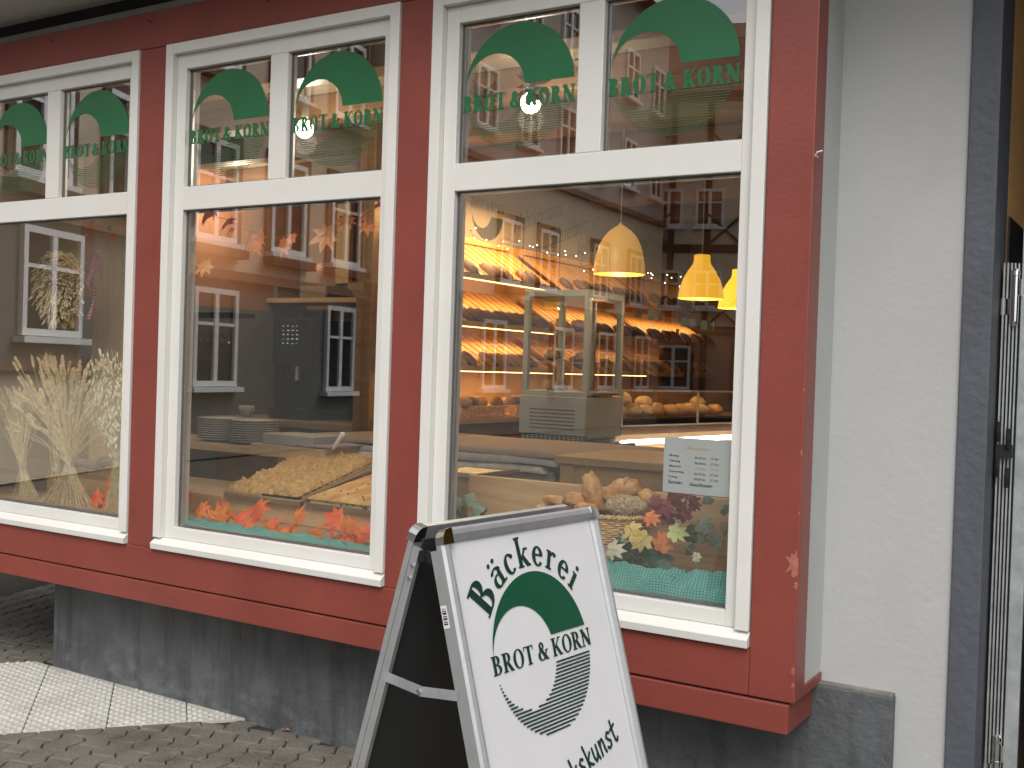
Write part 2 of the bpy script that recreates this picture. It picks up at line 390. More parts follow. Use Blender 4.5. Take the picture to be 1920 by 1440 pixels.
def font_mesh(txt, size, O, U, V, N, parent=None, name='lettering', material=None, shear=0, bold=0, align='LEFT', spacing=1.0, sx=1):
    cu = bpy.data.curves.new('txt', 'FONT'); cu.body = txt; cu.size = size; cu.shear = shear; cu.offset = bold; cu.align_x = align
    cu.space_character = spacing; cu.resolution_u = 3
    ob = bpy.data.objects.new('txt', cu); COL.objects.link(ob); bpy.context.view_layer.update()
    me = bpy.data.meshes.new_from_object(ob.evaluated_get(bpy.context.evaluated_depsgraph_get()))
    bpy.data.objects.remove(ob); O, U, V, N = map(Vector, (O, U, V, N))
    for v in me.vertices: v.co = O+U*(v.co.x*sx)+V*v.co.y+N*.0008
    me.materials.clear(); me.materials.append(material); o = bpy.data.objects.new(name, me); COL.objects.link(o)
    if parent is not None:
        o.parent = parent
        if parent.type == 'EMPTY': o.matrix_parent_inverse = Matrix.Translation(-parent.location)
    return o

# ================================================================ the setting: ground, pavement
def slab_mb(x0, x1, y0, y1, z): 
    m = MB(); m.face([(x0, y0, z), (x1, y0, z), (x1, y1, z), (x0, y1, z)]); return m
STREET = mat('street_stone', (.12, .115, .10), .9, 6, .2, .6, 30)
tag(slab_mb(-70, 50, -80, 40, -.03).build('street', STREET), kind='structure')
PAV = mat('paver_stone', (.150, .140, .118), .85, 5, .22, .9, 70)
layered(PAV, 3.2, .5, .68, (.085, .072, .052), amt=.7); layered(PAV, 7, .6, .72, (.24, .22, .18), amt=.7)
JOINT = mat('paver_joint', (.035, .028, .02), .95, 12, .3)
tag(slab_mb(-9, 2.2, -2.6, 3.2, -.012).build('pavement_bed', JOINT), kind='structure')
def tact_local(x, y):                            # coordinates along the tactile strip
    ox, oy = -3.508, .214; ex, ey = .658, .753; dx, dy = x-ox, y-oy
    return dx*ex+dy*ey, dx*-ey+dy*ex
pv = MB(); ang = math.radians(17)
ca, sa = math.cos(ang), math.sin(ang)
def wav(t): return .013*math.sin(2*PI*t/.115)
PW, PL = .205, .165
for i in range(-24, 34):
    for j in range(-34, 40):
        u0 = i*PW*.55; v0 = j*PL+(i % 2)*PL*.5
        cx, cy = -3.2+u0*ca-v0*sa*1, -.2+u0*sa+v0*ca
        if not (-8.6 < cx < 1.6 and -2.3 < cy < 2.8): continue
        if cy > .26 and cx > -4.86: continue
        a_, n_ = tact_local(cx, cy)
        if 0.03 < n_ < 1.10 and -3 < a_ < .16 and cy < .33: continue
        ring = []; g = .003; Wd = PW*.55
        for k in range(5): t = -PL/2+g+(PL-2*g)*k/4; ring.append((-Wd/2+g+wav(v0+t), t))
        for k in range(5): t = PL/2-g-(PL-2*g)*k/4; ring.append((Wd/2-g+wav(v0+t+.0), t))
        h = rnd.uniform(-.0015, .0015); tx = rnd.uniform(-.02, .02); ty = rnd.uniform(-.02, .02)
        R0 = [Vector((-3.2+(u0+a)*ca-(v0+b)*sa, -.2+(u0+a)*sa+(v0+b)*ca, -.011)) for a, b in ring]
        R1 = [Vector((p.x, p.y, -.004+h)) for p in R0]
        cc = Vector((cx, cy, 0)); R2 = [Vector((cc.x+(p.x-cc.x)*.90, cc.y+(p.y-cc.y)*.92, .0005+h+tx*(p.x-cc.x)+ty*(p.y-cc.y))) for p in R0]
        b = len(pv.v); pv.v += [tuple(p) for p in R0+R1+R2]; n = 10
        for r in (0, 1):
            for k in range(n): q = b+r*n+k; q2 = b+r*n+(k+1) % n; pv.f.append((q2, q, q+n, q2+n)); pv.m.append(0)
        pv.f.append(tuple(b+2*n+k for k in range(n))[::-1]); pv.m.append(0)
tag(pv.build('pavement', PAV, fix=True), kind='structure')
# white studded tactile strip
TILE = mat('tactile_tile', (.50, .49, .45), .7, 5, .10, .3, 60); layered(TILE, 12, .58, .72, (.27, .24, .20), amt=.6)
tl = MB(); ex = Vector((.658, .753, 0)); en = Vector((-.753, .658, 0)); OT = Vector((-3.508, .214, 0))
TA, TN = .33, .375
for r in range(3):
    for c in range(-9, 1):
        a0, n0 = c*TA+.13-(0), r*TN+.0
        g = .003; z1 = .004
        cor = [OT+ex*(a0+g)+en*(n0+g), OT+ex*(a0+TA-g)+en*(n0+g), OT+ex*(a0+TA-g)+en*(n0+TN-g), OT+ex*(a0+g)+en*(n0+TN-g)]
        if min(p.y for p in cor) > .27: continue
        # clip against the plinth line y < .249
        def clip(P):
            out = []
            for k in range(len(P)):
                p, q = P[k], P[(k+1) % len(P)]
                if p.y <= .249: out.append(p)
                if (p.y-.249)*(q.y-.249) < 0: out.append(p.lerp(q, (.249-p.y)/(q.y-p.y)))
            return out
        P = clip(cor)
        if len(P) < 3: continue
        tl.poly([p+Vector((0, 0, -.01)) for p in P], (0, 0, 1), .01+z1)
        for i in range(7):
            for j in range(12):
                p = OT+ex*(a0+TA*(i+.25+.5*(j % 2))/7)+en*(n0+TN*(j+.5)/12)
                if p.y > .235: continue
                b = len(tl.v); m = 8; s = .8
                for rr, zz in ((.0155*s, z1-.0005), (.012*s, z1+.005), (.007*s, z1+.007)):
                    for k in range(m): t = 2*PI*k/m; tl.v.append((p.x+rr*math.cos(t), p.y+rr*math.sin(t), zz))
                for q in (0, 1):
                    for k in range(m): a = b+q*m+k; a2 = b+q*m+(k+1) % m; tl.f.append((a, a2, a2+m, a+m)); tl.m.append(0)
                tl.f.append(tuple(b+2*m+k for k in range(m))); tl.m.append(0)
tag(tl.build('tactile_paving', TILE), kind='structure')
# fallen dry leaves and crumbs on the pavement
DRY = mat('dry_leaf', (.34, .17, .08), .8, 20, .25)
def drop(px, py, s, lab, dz=.004):
    d = ray(px, py); p = CAMP+d*((.006-CAMP.z)/d.z)
    m = MB(); n = 7; a0 = rnd.random()*6
    top = []
    for k in range(n):
        a = a0+2*PI*k/n; rr = s*(.5 if k % 2 else 1)*(1.6 if k in (0, 1) else .8); top.append(Vector((p.x+rr*math.cos(a), p.y+rr*math.sin(a), .006+.012*abs(math.sin(a*1.5))*s/.02)))
    for k in range(n): m.face([p+Vector((0, 0, dz)), top[k], top[(k+1) % n]])
    tag(m.build('fallen_leaf', DRY), lab, 'leaf', 'dry leaves on the pavement')
drop(305, 1297, .022, 'curled brown dry leaf lying where white studded tiles meet the dark plinth')
drop(533, 1370, .018, 'small rust brown dry leaf on dark pavers at the foot of the plinth')
drop(128, 1241, .014, 'tiny dry leaf at the left foot corner of the plinth')

# ================================================================ the bakery building
B = thing('bakery_building', 'grey rendered bakery with dark red timber bay of white framed shop windows', 'building', (-3.5, .3, 0))
BW = -.29                                        # depth of the bay in front of the wall
# red timber
def beam(x0, x1, y0, y1, z0, z1, name, m=RED, bev=.004): return MB().box(x0, x1, y0, y1, z0, z1).build(name, m, B, bevel=bev)
W = [(-5.258, 'l'), (-3.811, 'm'), (-2.387, 'r')]; WW = 1.271
beam(-6.35, -.9655, 0, .10, 2.938, 3.10, 'top_beam')
beam(-6.35, -1.113, 0, .10, .603, .748, 'bottom_beam')
lb = MB().box(-6.35, -.985, -.004, .29, .506, .597); lb.build('sill_beam', RED, B, bevel=.004)
beam(-6.35, -.99, .012, .28, .597, .603, 'groove', DARK, 0)
post = MB().box(-1.1125, -.9675, 0, .10, .603, 2.9375).build('corner_post', RED, B, bevel=.004)
BARE = mat('bare_wood', (.36, .13, .09), .7, 30, .2)
for (z, r, x) in ((1.02, .030, -.983), (.96, .009, -.974), (1.36, .006, -.973), (1.55, .004, -.973), (.70, .009, -.974), (.66, .006, -.974), (1.18, .005, -.973)):
    pts = []
    for k in range(19):
        a = 2*PI*k/19; rr = r*(1+1.1*noise.noise(Vector((k*1.3, z*9, 0)))); pts.append((min(-.9705, x+rr*.7*math.cos(a)), -.0006, z+rr*1.2*math.sin(a)))
    MB_ = MB(); MB_.face(pts); MB_.build('paint_chip', BARE, post)
for a, b in ((-5.434, -5.261), (-3.987, -3.814), (-2.5395, -2.3905)):
    beam(a+.002, b-.002, .002, .10, .748, 2.9375, 'mullion_post')
beam(-6.35, -5.436, .002, .1, .748, 2.9375, 'end_panel')
# red side rails and grey side panel of the bay
beam(-.985-.02, -.9675, .1005, .29, .603, .64, 'side_rail')
MB().box(-1.0, -.972, .1005, .29, .64, 3.10).build('side_panel', GREYP, B)
# bay floor, head and flashing
MB().box(-6.35, -1.01, .30, .9, .46, .50).build('floor_joist', PLASTL, B)
MB().box(-6.35, -.975, .02, .29, 3.101, 3.135).build('flashing', mat('zinc_strip', (.20, .21, .21), .5, 6, .1), B)
MB().box(-6.35, -.99, .06, .29, 3.135, 3.205).build('shadow_gap', DARK, B)
MB().box(-6.40, 5, -.42, .30, 3.205, 3.30).build('soffit', PLASTL, B)
MB().box(-6.40, 5, -.42, 7.2, 3.3005, 6.4).build('upper_storey', PLAST, B)
# screws
for px, py in ((100, 79), (285, 42), (505, 3)):
    p = at(px, py, 0); sc = MB(); sc.tube([p, p+Vector((0, -.018, 0)), p+Vector((.004, -.022, .010))], .0022, 6); sc.build('screw_hook', IRON, B)
p = at(1535, 287, 0)
hk = MB(); hk.tube([p+Vector((-.004, .003, -.012)), p+Vector((-.004, -.02, -.010)), p+Vector((.003, -.024, -.002)), p+Vector((.018, -.024, .001))], .0028, 8)
hk.build('white_hook', WHITE, post)

# one window: casing > sash, sill, panes, green film
def window(x0, k):
    m = MB(); x1 = x0+WW; f = -.008
    m.box(x0, x0+.045, f, .055, .80, 2.9375); m.box(x1-.045, x1, f, .055, .80, 2.9375)
    m.box(x0+.045, x1-.045, f, .055, 2.893, 2.9375)
    cs = m.build('window_frame', WHITE, B, bevel=.0025)
    s = MB(); y0, y1 = .020, .060
    s.box(x0+.0455, x0+.101, y0, y1, .80, 2.8925); s.box(x0+1.184, x1-.0455, y0, y1, .80, 2.8925)
    s.box(x0+.101, x0+1.184, y0, y1, 2.829, 2.8925); s.box(x0+.101, x0+1.184, y0, y1, 2.221, 2.321)
    s.box(x0+.101, x0+1.184, y0, y1, .80, .85); s.box(x0+.595, x0+.69, y0, y1, 2.321, 2.829)
    s.build('sash', WHITE, cs, bevel=.003)
    q = MB(); sp = MB(); panes = [(x0+.101, x0+.595, 2.321, 2.829), (x0+.69, x0+1.184, 2.321, 2.829), (x0+.101, x0+1.184, .85, 2.221)]
    for a, b, c, d in panes:
        MB().box(a, b, .0445, .0485, c, d).build('pane', GLASS, cs)
        for (p0, p1, q0, q1) in ((a, a+.004, c, d), (b-.004, b, c, d), (a+.004, b-.004, c, c+.004), (a+.004, b-.004, d-.004, d)):
            sp.box(p0, p1, .0435, .052, q0, q1)
        for (p0, p1, q0, q1) in ((a, a+.010, c, d), (b-.010, b, c, d), (a+.010, b-.010, c, c+.010), (a+.010, b-.010, d-.010, d)):
            q.box(p0, p1, .0525, .064, q0, q1)
    sp.build('seal', RUBBER, cs); q.build('spacer', METAL, cs)
    # inner side of the sash
    MB().box(x0, x0+.10, .0645, .10, .80, 2.9375).build('inner_frame', WHITE, cs); MB().box(x1-.086, x1, .0645, .10, .80, 2.9375).build('inner_frame', WHITE, cs)
    MB().box(x0+.101, x0+1.184, .0645, .1015, .80, .8505).build('inner_frame', WHITE, cs)
    sl = MB(); sl.poly([(x0-.001, .075, .75), (x0-.001, -.018, .75), (x0-.001, -.021, .776), (x0-.001, .012, .7995), (x0-.001, .075, .7995)], (1, 0, 0), WW+.002)
    sl.build('sill', WHITE, cs, bevel=.002, fix=True)
    for a, b, c, d in panes[:2]:
        R = .226; cx = (a+b)/2-.003+rnd.uniform(-.004, .004); cz = d-.022-R
        up, lo = crescent(R, 17, .56, .04, .36, .27); t, _ = word('BROT & KORN', .060, 2*R+.014, 1.45)
        tt = Ink(); tt.add(t, lambda u, v: (u-R-.008, v-.074))
        ink_mesh([(up, 0), (tt, 0), (lo, 1)], (cx, .0442, cz), (1, 0, 0), (0, 0, 1), (0, -1, 0)).build('green_emblem', [GREEN, GREENL], cs)
for k, (x0, n) in enumerate(W): window(x0, k)

# walls around the room
wl = MB()
wl.box(-.926, -.586, .29, .52, 0, 3.205)                              # grey pier right of the bay
wl.build('pier', PLAST, B)
MB().box(.9, 5, .29, .6, 0, 3.205).build('street_wall', PLAST, B)
tr = MB(); tr.box(-.5855, -.50, .278, .52, 0, 3.2); tr.build('door_trim', TRIM, B, bevel=.004)
tr = MB(); tr.box(.815, .8995, .278, .52, 0, 3.2); tr.build('door_trim', TRIM, B, bevel=.004)
pl = MB(); pl.box(-4.83, -.735, .25, .2895, -.05, .606); pl.box(-4.83, -4.80, .2895, 2.6, -.05, .505)
plo = pl.build('plinth', PLIN, B, bevel=.006)
MB().box(-1.0, -.738, .253, .2893, .606, .612).build('plinth_ledge', CONC, plo)
MB().box(-.985, -.926, .2895, .50, .612, 3.205).build('pier_return', PLAST, B)
# the shop room
Y1 = 6.6
MB().box(-6.40, -1.0, .9, Y1, .44, .50).build('floor', FLOOR, B)
MB().box(-6.40, -1.0, .11, Y1, 3.04, 3.20).build('ceiling', CREAM, B)
cb = MB()
for y in (.55, 1.25, 1.95, 2.75, 3.6, 4.5, 5.4): cb.box(-6.34, -1.02, y, y+.14, 2.90, 3.039)
cb.build('ceiling_beam', WOODB, B, bevel=.006)
MB().box(-1.012, -.99, .30, Y1, .50, 3.04).build('room_side', BEIGE, B)
MB().box(-6.40, -6.35, .11, Y1, .50, 3.04).build('room_side', mat('reflection_beige', (.42, .38, .30), .85, 3, .06), B)  # wall beige raised to stand in for the pale reflection in the left window
MB().box(-6.35, -6.345, 1.5, 3.6, 1.98, 3.03).build('peach_panel', PEACH, B)
MB().box(-6.35, -6.346, 1.5, 3.6, .51, 1.979).build('wainscot', mat('grey_wainscot', (.16, .145, .12), .7, 3, .1), B)
MB().box(-6.35, -.99, Y1, Y1+.1, .5, 3.04).build('room_back', mat('tan_wall', (.27, .18, .11), .8, 2, .1), B)
MB().box(-4.16, -4.10, 1.9, Y1, .50, 3.04).build('partition', mat('wall_behind_shelves', (.24, .205, .165), .8, 3, .05), B)
MB().box(-6.35, -4.16, 3.7, 3.78, .50, 3.04).build('room_back', PEACH, B)
MB().box(-6.35, -4.161, 3.66, 3.699, .50, 1.95).build('wainscot', mat('grey_wainscot', (.16, .145, .12), .7, 3, .1), B)
# timber posts in the room
tp = MB(); tp.box(at(172, 600, .62).x, at(238, 600, .62).x-.02, .62, .80, .5, 3.04); tp.build('timber_post', WOODV, B, bevel=.006)
tp = MB(); tp.box(-4.22, -4.10, 1.80, 1.895, .5, 3.04); tp.build('timber_post', WOODB, B, bevel=.006)
for x in (-5.95,): MB().box(x, x+.14, 3.6, 3.655, .5, 2.9).build('timber_post', WOODV, B, bevel=.006)
MB().box(-6.34, -4.2, 3.6, 3.655, 2.12, 2.24).build('timber_rail', WOODB, B, bevel=.006)
# display ledges behind the glass
MB().box(-6.34, -1.013, .102, .45, .80, .845).build('display_ledge', WOODL, B)
MB().box(-2.47, -1.02, .45, .48, .8455, 1.147).build('display_board', WOODP, B, bevel=.003)
MB().box(-5.2, -2.50, .45, .48, .8455, .935).build('display_board', WOODP, B, bevel=.003)
pk = MB()
for k, (a, b) in enumerate(((.4805, .62), (.623, .78), (.783, .94))): pk.box(-6.33, -2.52, a, b, .905, .935)
pk.build('display_table', WOODL, B, bevel=.003)

# ================================================================ passage with the open gate
OCH = mat('ochre_wall', (.46, .26, .09), .85, 3, .12); BRN = mat('brown_passage', (.06, .045, .035), .9, 4, .2)
P_ = thing('passage', 'open passage with ochre side wall and stone floor right of the slate door trim', 'passage', (.2, .6, 0))
MB().box(-.62, -.50, .5205, 4.5, 0, 3.2).build('side_wall', OCH, P_)
MB().box(-.4995, -.494, .54, 4.4, .004, 2.12).build('dark_panel', mat('door_black', (.015, .013, .012), .5), P_)
MB().box(.90, 1.0, .61, 4.5, 0, 3.2).build('side_wall', OCH, P_)
MB().box(-.5, .9, 4.5, 4.6, 0, 3.2).build('rear_wall', BRN, P_)
MB().box(-.5, .9, .30, 4.5, -.02, .002).build('passage_floor', mat('worn_stone', (.16, .12, .085), .8, 5, .35, .4, 30), P_)
MB().box(-.5, .9, 2.2, 2.25, .0, 1.95).build('inner_door', mat('door_black', (.015, .013, .012), .5), P_)
MB().box(-.5, .9, .54, 4.5, 3.2, 3.25).build('passage_ceiling', OCH, P_)
G_ = thing('metal_gate', 'galvanised steel gate folded open against the slate door trim', 'gate', (-.44, .5, 0))
g = MB(); g.box(-.442, -.402, .44, .46, .06, 2.13); g.box(-.442, -.402, .46, 1.35, 2.09, 2.13); g.box(-.442, -.402, .46, 1.35, .06, .10); g.box(-.442, -.402, 1.35, 1.39, .06, 2.13)
g.build('gate_frame', GALV, G_, bevel=.002)
for k in range(5):
    xx, yy = -.488+k*.0095, .42+k*.006
    MB().box(xx-.0022, xx+.0022, yy-.006, yy+.006, .12, 1.96).build('gate_bar', GALV, G_)
for z in (1.86, .42):
    h = MB(); M = Matrix.Translation((-.458, .425, z))
    h.lathe([(.004, -.095), (.010, -.09), (.012, -.083), (.0125, -.08), (.0125, -.002), (.015, -.002), (.015, .002), (.0125, .002), (.0125, .06), (.014, .062), (.013, .075), (.005, .083)], 14, M)
    h.box(-.495, -.47, .42, .424, z-.06, z-.01); h.box(-.446, -.44, .42, .45, z+.0, z+.05)
    h.build('hinge', CHROME, G_, smooth=False)
lk = MB(); lk.box(-.492, -.445, .405, .417, 1.36, 1.40)
for dx, dz in ((-.485, 1.44), (-.458, 1.42), (-.485, 1.33), (-.458, 1.30)): lk.tube([(dx, .40, dz-.03), (dx, .395, dz), (dx, .40, dz+.03)], .007, 6)
lk.build('latch', IRON, G_)

# ================================================================ pavement sign (A-board)
AB0 = Vector((-1.392, -1.284, 1.225)); aA, tA = 1.478, .277; AW = .64; AL = 1.262
dA = Vector((math.cos(aA), math.sin(aA), 0)); nA = Vector((math.sin(aA), -math.cos(aA), 0))
S_ = thing('pavement_sign', 'aluminium A frame pavement sign with white poster and green round emblem', 'sign', (AB0.x, AB0.y, 0))
POST = mat('poster_paper', (.68, .68, .69), .22, 3, .02, .25, 7)
GP = mat('dark_green_print', (.012, .085, .045), .25); BP = mat('black_green_print', (.011, .042, .028), .3)
def panel(O, n, front):
    dn = Vector((0, 0, -math.cos(tA)))+n*math.sin(tA); N = dA.cross(dn); N = N if N.dot(n) > 0 else -N
    def P(u, w, h=0): return O+dA*u+dn*w+N*h
    def slabp(mb, u0, u1, w0, w1, h0, h1):
        i = len(mb.v); mb.v += [tuple(P(u, w, h)) for h in (h0, h1) for w in (w0, w1) for u in (u0, u1)]
        for q in ((0, 2, 3, 1), (4, 5, 7, 6), (0, 1, 5, 4), (2, 6, 7, 3), (0, 4, 6, 2), (1, 3, 7, 5)): mb.f.append(tuple(i+k for k in q)); mb.m.append(mb.mi)
    F = .034; fr = MB(); L = AL; prof = [(0, -.010), (0, .004), (.006, .010), (.016, .012), (.028, .006), (.034, .0), (.034, -.010)]
    # rails with a snap profile
    def rail(side):
        A = []; 
        for (a, h) in prof:
            if side == 'l': A.append((P(a, 0.036, h), P(a, L, h)))
            if side == 'r': A.append((P(AW-a, .036, h), P(AW-a, L, h)))
            if side == 't': A.append((P(.036, a, h), P(AW-.036, a, h)))
            if side == 'b': A.append((P(.034, L-.10-a, h), P(AW-.034, L-.10-a, h)))
        for k in range(len(A)):
            (p, q), (r, s) = A[k], A[(k+1) % len(A)]; fr.face([p, q, s, r])
        fr.face([a for a, b in A]); fr.face([b for a, b in A])
    for sd in 'lrtb': rail(sd)
    fr.build('frame_rails', ALU, S_, fix=True)
    for sgn, u0 in ((1, 0), (-1, AW)):
        cr = MB()
        ring = [(.000, .036), (.003, .018), (.010, .008), (.020, .002), (.036, .0), (.036, .036)]
        top = [P(u0+sgn*a, b, .013) for a, b in ring]; bot = [P(u0+sgn*a, b, -.011) for a, b in ring]
        cr.face(top); cr.face(bot[::-1])
        for k in range(len(ring)): cr.face([top[k], bot[k], bot[(k+1) % 6], top[(k+1) % 6]])
        cr.build('frame_corner', CHROME, S_, fix=True)
    bk = MB(); slabp(bk, .03, AW-.03, .03, L-.13, -.014, -.009); bk.build('backing_board', DGREY, S_, fix=True)
    ln = MB()                                     # flat inner web of each side rail, seen from the side
    slabp(ln, .002, .014, .045, L, -.031, -.0105); slabp(ln, AW-.014, AW-.002, .045, L, -.031, -.0105)
    ln.build('frame_web', ALU, S_, fix=True)
    po = MB(); n_ = 24; m_ = 34
    for i in range(n_+1):
        for j in range(m_+1):
            u = .033+(AW-.066)*i/n_; w = .033+(L-.165)*j/m_
            e = min(i, n_-i)/n_*2; bl = .0012*noise.noise(Vector((u*7, w*4, 3)))*min(1, e*5)
            po.v.append(tuple(P(u, w, -.004+bl)))
    for i in range(n_):
        for j in range(m_): a = i*(m_+1)+j; po.f.append((a, a+1, a+m_+2, a+m_+1)); po.m.append(0)
    pp = po.build('poster', POST, S_, smooth=True)
    if not front: return P, N, dn
    R = .19; up, lo = crescent(R, 19, .62, .17, .17)
    O2 = P(.305, .322, -.0025)
    t1, _ = word('BROT & KORN', .043, .405, 1.1); tt = Ink(); tt.add(t1, lambda u, v: (u-.199, v-.020))
    ink_mesh([(up, 0), (lo, 1), (tt, 1)], O2, dA, -dn, N).build('green_emblem', [GP, BP], pp)
    arc = Ink(); txt = 'BAckerei'; ws = []; sz = .072; RR = R+.013
    seq = [('B', 1.22), ('A', 1), ('c', 1), ('k', 1), ('e', 1), ('r', 1), ('e', 1), ('i', 1)]
    tot = sum((glyph(c)[1]+.06)*k*sz for c, k in seq); a = math.radians(150)
    span = math.radians(150-35); x = 0
    for c, k in seq:
        q, w_ = glyph(c, 1.15); ad = (w_+.06)*k*sz/tot*span; am = a-ad/2
        T1 = (math.sin(am), -math.cos(am)); N1 = (math.cos(am), math.sin(am)); s = sz*k
        arc.add(q, lambda u, v, s=s, T1=T1, N1=N1, w_=w_: ((RR+v*s)*N1[0]+(u-w_/2)*s*1.12*T1[0], (RR+v*s)*N1[1]+(u-w_/2)*s*1.12*T1[1])); a -= ad
    ink_mesh([(arc, 0)], O2, dA, -dn, N).build('arched_lettering', [BP], pp)
    ud = (dA*.97+dn*-.243).normalized(); vd = (N.cross(ud)).normalized()
    ink_mesh([(brush('Handwerkskunst', .056, .92), 0)], P(.095, .698, -.0022), ud, vd, N).build('script_lettering', BP, pp)
    ink_mesh([(brush('Tradition', .056, .92), 0)], P(.27, .770, -.0022), ud, vd, N).build('script_lettering', BP, pp)
    # barcode label on the rail's side
    lb = MB(); i0 = P(.0, .19, -.018); 
    nl = -dA
    def Q(w, h, o): return P(0, w, h)+nl*o
    lb.face([Q(.165, -.030, -.001), Q(.165, -.0115, -.001), Q(.215, -.0115, -.001), Q(.215, -.030, -.001)])
    lb.mi = 1
    for k in range(9): w = .172+k*.004; lb.face([Q(w, -.027, -.0006), Q(w, -.015, -.0006), Q(w+.0012+.0010*(k % 3), -.015, -.0006), Q(w+.0012+.001*(k % 3), -.027, -.0006)])
    lb.build('price_label', [POST, BLACK], S_)
    return P, N, dn
Pf, Nf, dnf = panel(AB0, nA, True)
O_b = AB0-nA*.068+Vector((0, 0, .0))
Pb, Nb, dnb = panel(O_b, -nA, False)
for u in (-.001, AW-.003):
    a = Pf(u, .36, -.022); b = Pb(u, .36, -.022); mid = (a+b)/2+Vector((0, 0, -.012))
    m = MB(); m.bar(a, mid, .003, .022); m.bar(mid+dA*.0035, b+dA*.0035, .003, .022); m.build('cross_stay', GALV, S_)
    r = MB(); r.tube([mid-dA*.005, mid+dA*.008], .006, 10); r.build('rivet', CHROME, S_)
for u in (.006, AW-.010):
    a = Pf(u, .065, -.03); b = Pb(u, .065, -.03); c = (a+b)/2+Vector((0, 0, .010))
    hg = MB(); hg.bar(a, c, .006, .024); hg.bar(c, b, .006, .024); hg.build('hinge', BLACK, S_)
for w_ in (.085, .115): p = Pb(.001, w_, -.024); MB().tube([p, p-dA*.004], .0045, 8).build('rivet', CHROME, S_)

# ================================================================ leaves
def leaf_shape(kind):
    """outline as (angle, radius) around the leaf's heart"""
    if kind == 'star': lob = [(-90, .34), (-118, .42), (-140, .68), (-160, .46), (182, .90), (161, .50), (151, .70), (140, 1.0), (127, .66), (114, .50), (102, .72), (90, 1.12), (78, .72), (66, .50), (53, .66), (40, 1.0), (29, .70), (19, .50), (-2, .90), (-20, .46), (-40, .68), (-62, .42)]
    elif kind == 'maple':
        lob = [(-90, .30), (-115, .50), (-140, .58), (-160, .46), (175, .82), (168, .66), (158, .74), (148, .42), (132, .66), (122, .98), (114, .78), (106, .66), (100, .78), (90, 1.08)]
        lob += [(180-a, r) for a, r in lob[::-1][1:-1]]
    else:
        lob = [(-90, .22), (-120, .62), (-150, .80), (170, .78), (150, .92), (130, .76), (110, .95), (90, 1.12), (70, .95), (50, .76), (30, .92), (10, .78), (-30, .80), (-60, .62)]
    return [(r*math.cos(math.radians(a)), r*math.sin(math.radians(a))) for a, r in lob]
LEAFM = {}
def leaf_mat(key, c, c2):
    if key not in LEAFM: LEAFM[key] = mat('leaf_'+key, c, .55, 22, .2, .3, 60, col2=c2)
    return LEAFM[key]
LM = dict(orange=leaf_mat('orange', (.90, .11, .015), (.92, .30, .04)), red=leaf_mat('red_orange', (.82, .055, .015), (.88, .20, .03)),
          dusk=leaf_mat('dusky_red', (.75, .07, .04), (.85, .18, .08)), apricot=leaf_mat('apricot', (.85, .30, .10), (.88, .45, .18)), rust=leaf_mat('rust', (.90, .20, .05), (.92, .36, .12)),
          yellow=leaf_mat('yellow', (.78, .50, .12), (.82, .68, .30)), lime=leaf_mat('lime', (.62, .68, .22), (.72, .74, .36)),
          cream=leaf_mat('cream', (.62, .55, .34), (.70, .65, .48)), green=leaf_mat('green', (.030, .085, .045), (.06, .14, .08)),
          pale=leaf_mat('pale_green', (.16, .26, .17), (.30, .38, .28)), wine=leaf_mat('wine', (.20, .030, .045), (.30, .06, .07)), olive=leaf_mat('olive', (.30, .22, .10), (.42, .30, .14)))
def leaf(c, r, key, kind, parent, rot=None, tilt=.5, droop=.25, toward=(0, -1, 0)):
    """a cupped leaf of radius r facing roughly toward the street"""
    N = (Vector(toward)+Vector((rnd.uniform(-tilt, tilt), 0, rnd.uniform(-tilt, tilt)+.25))).normalized()
    a = rnd.uniform(0, 2*PI) if rot is None else rot
    U0 = N.cross(Vector((0, 0, 1))).normalized(); V0 = U0.cross(N)
    U0 = -U0
    U = U0*math.cos(a)+V0*math.sin(a); V = -U0*math.sin(a)+V0*math.cos(a)
    o = leaf_shape(kind); n = len(o); m = MB(); c = Vector(c); seed = rnd.random()*20
    def P(x, y):
        d = math.hypot(x, y); fold = -abs(x)*.18
        h = -droop*d*d+.10*noise.noise(Vector((x*1.7+seed, y*1.7, 0)))+.12*fold
        return c+(U*x+V*y+N*h)*r
    m.v = [tuple(P(0, -.05))]+[tuple(P(x*.5, y*.5)) for x, y in o]+[tuple(P(x*(1+rnd.uniform(-.06, .06)), y*(1+rnd.uniform(-.06, .06)))) for x, y in o]
    for k in range(n):
        k2 = (k+1) % n; m.f += [(0, 1+k, 1+k2), (1+k, 1+n+k, 1+n+k2, 1+k2)]; m.m += [0, 0]
    b = m.build('leaf', LM[key], parent, smooth=False)
    so_ = b.modifiers.new('thick', 'SOLIDIFY'); so_.thickness = .0006
    s = MB(); p = P(0, -.3); s.tube([P(0, .75)+N*.001, P(0, .0)+N*.002, p, p-V*r*.35-N*r*.2], [.0004, .0009, .0011, .0011], 4)
    s.build('stalk', STALK, b); return b
STALK = mat('leaf_stalk', (.42, .25, .10), .6)
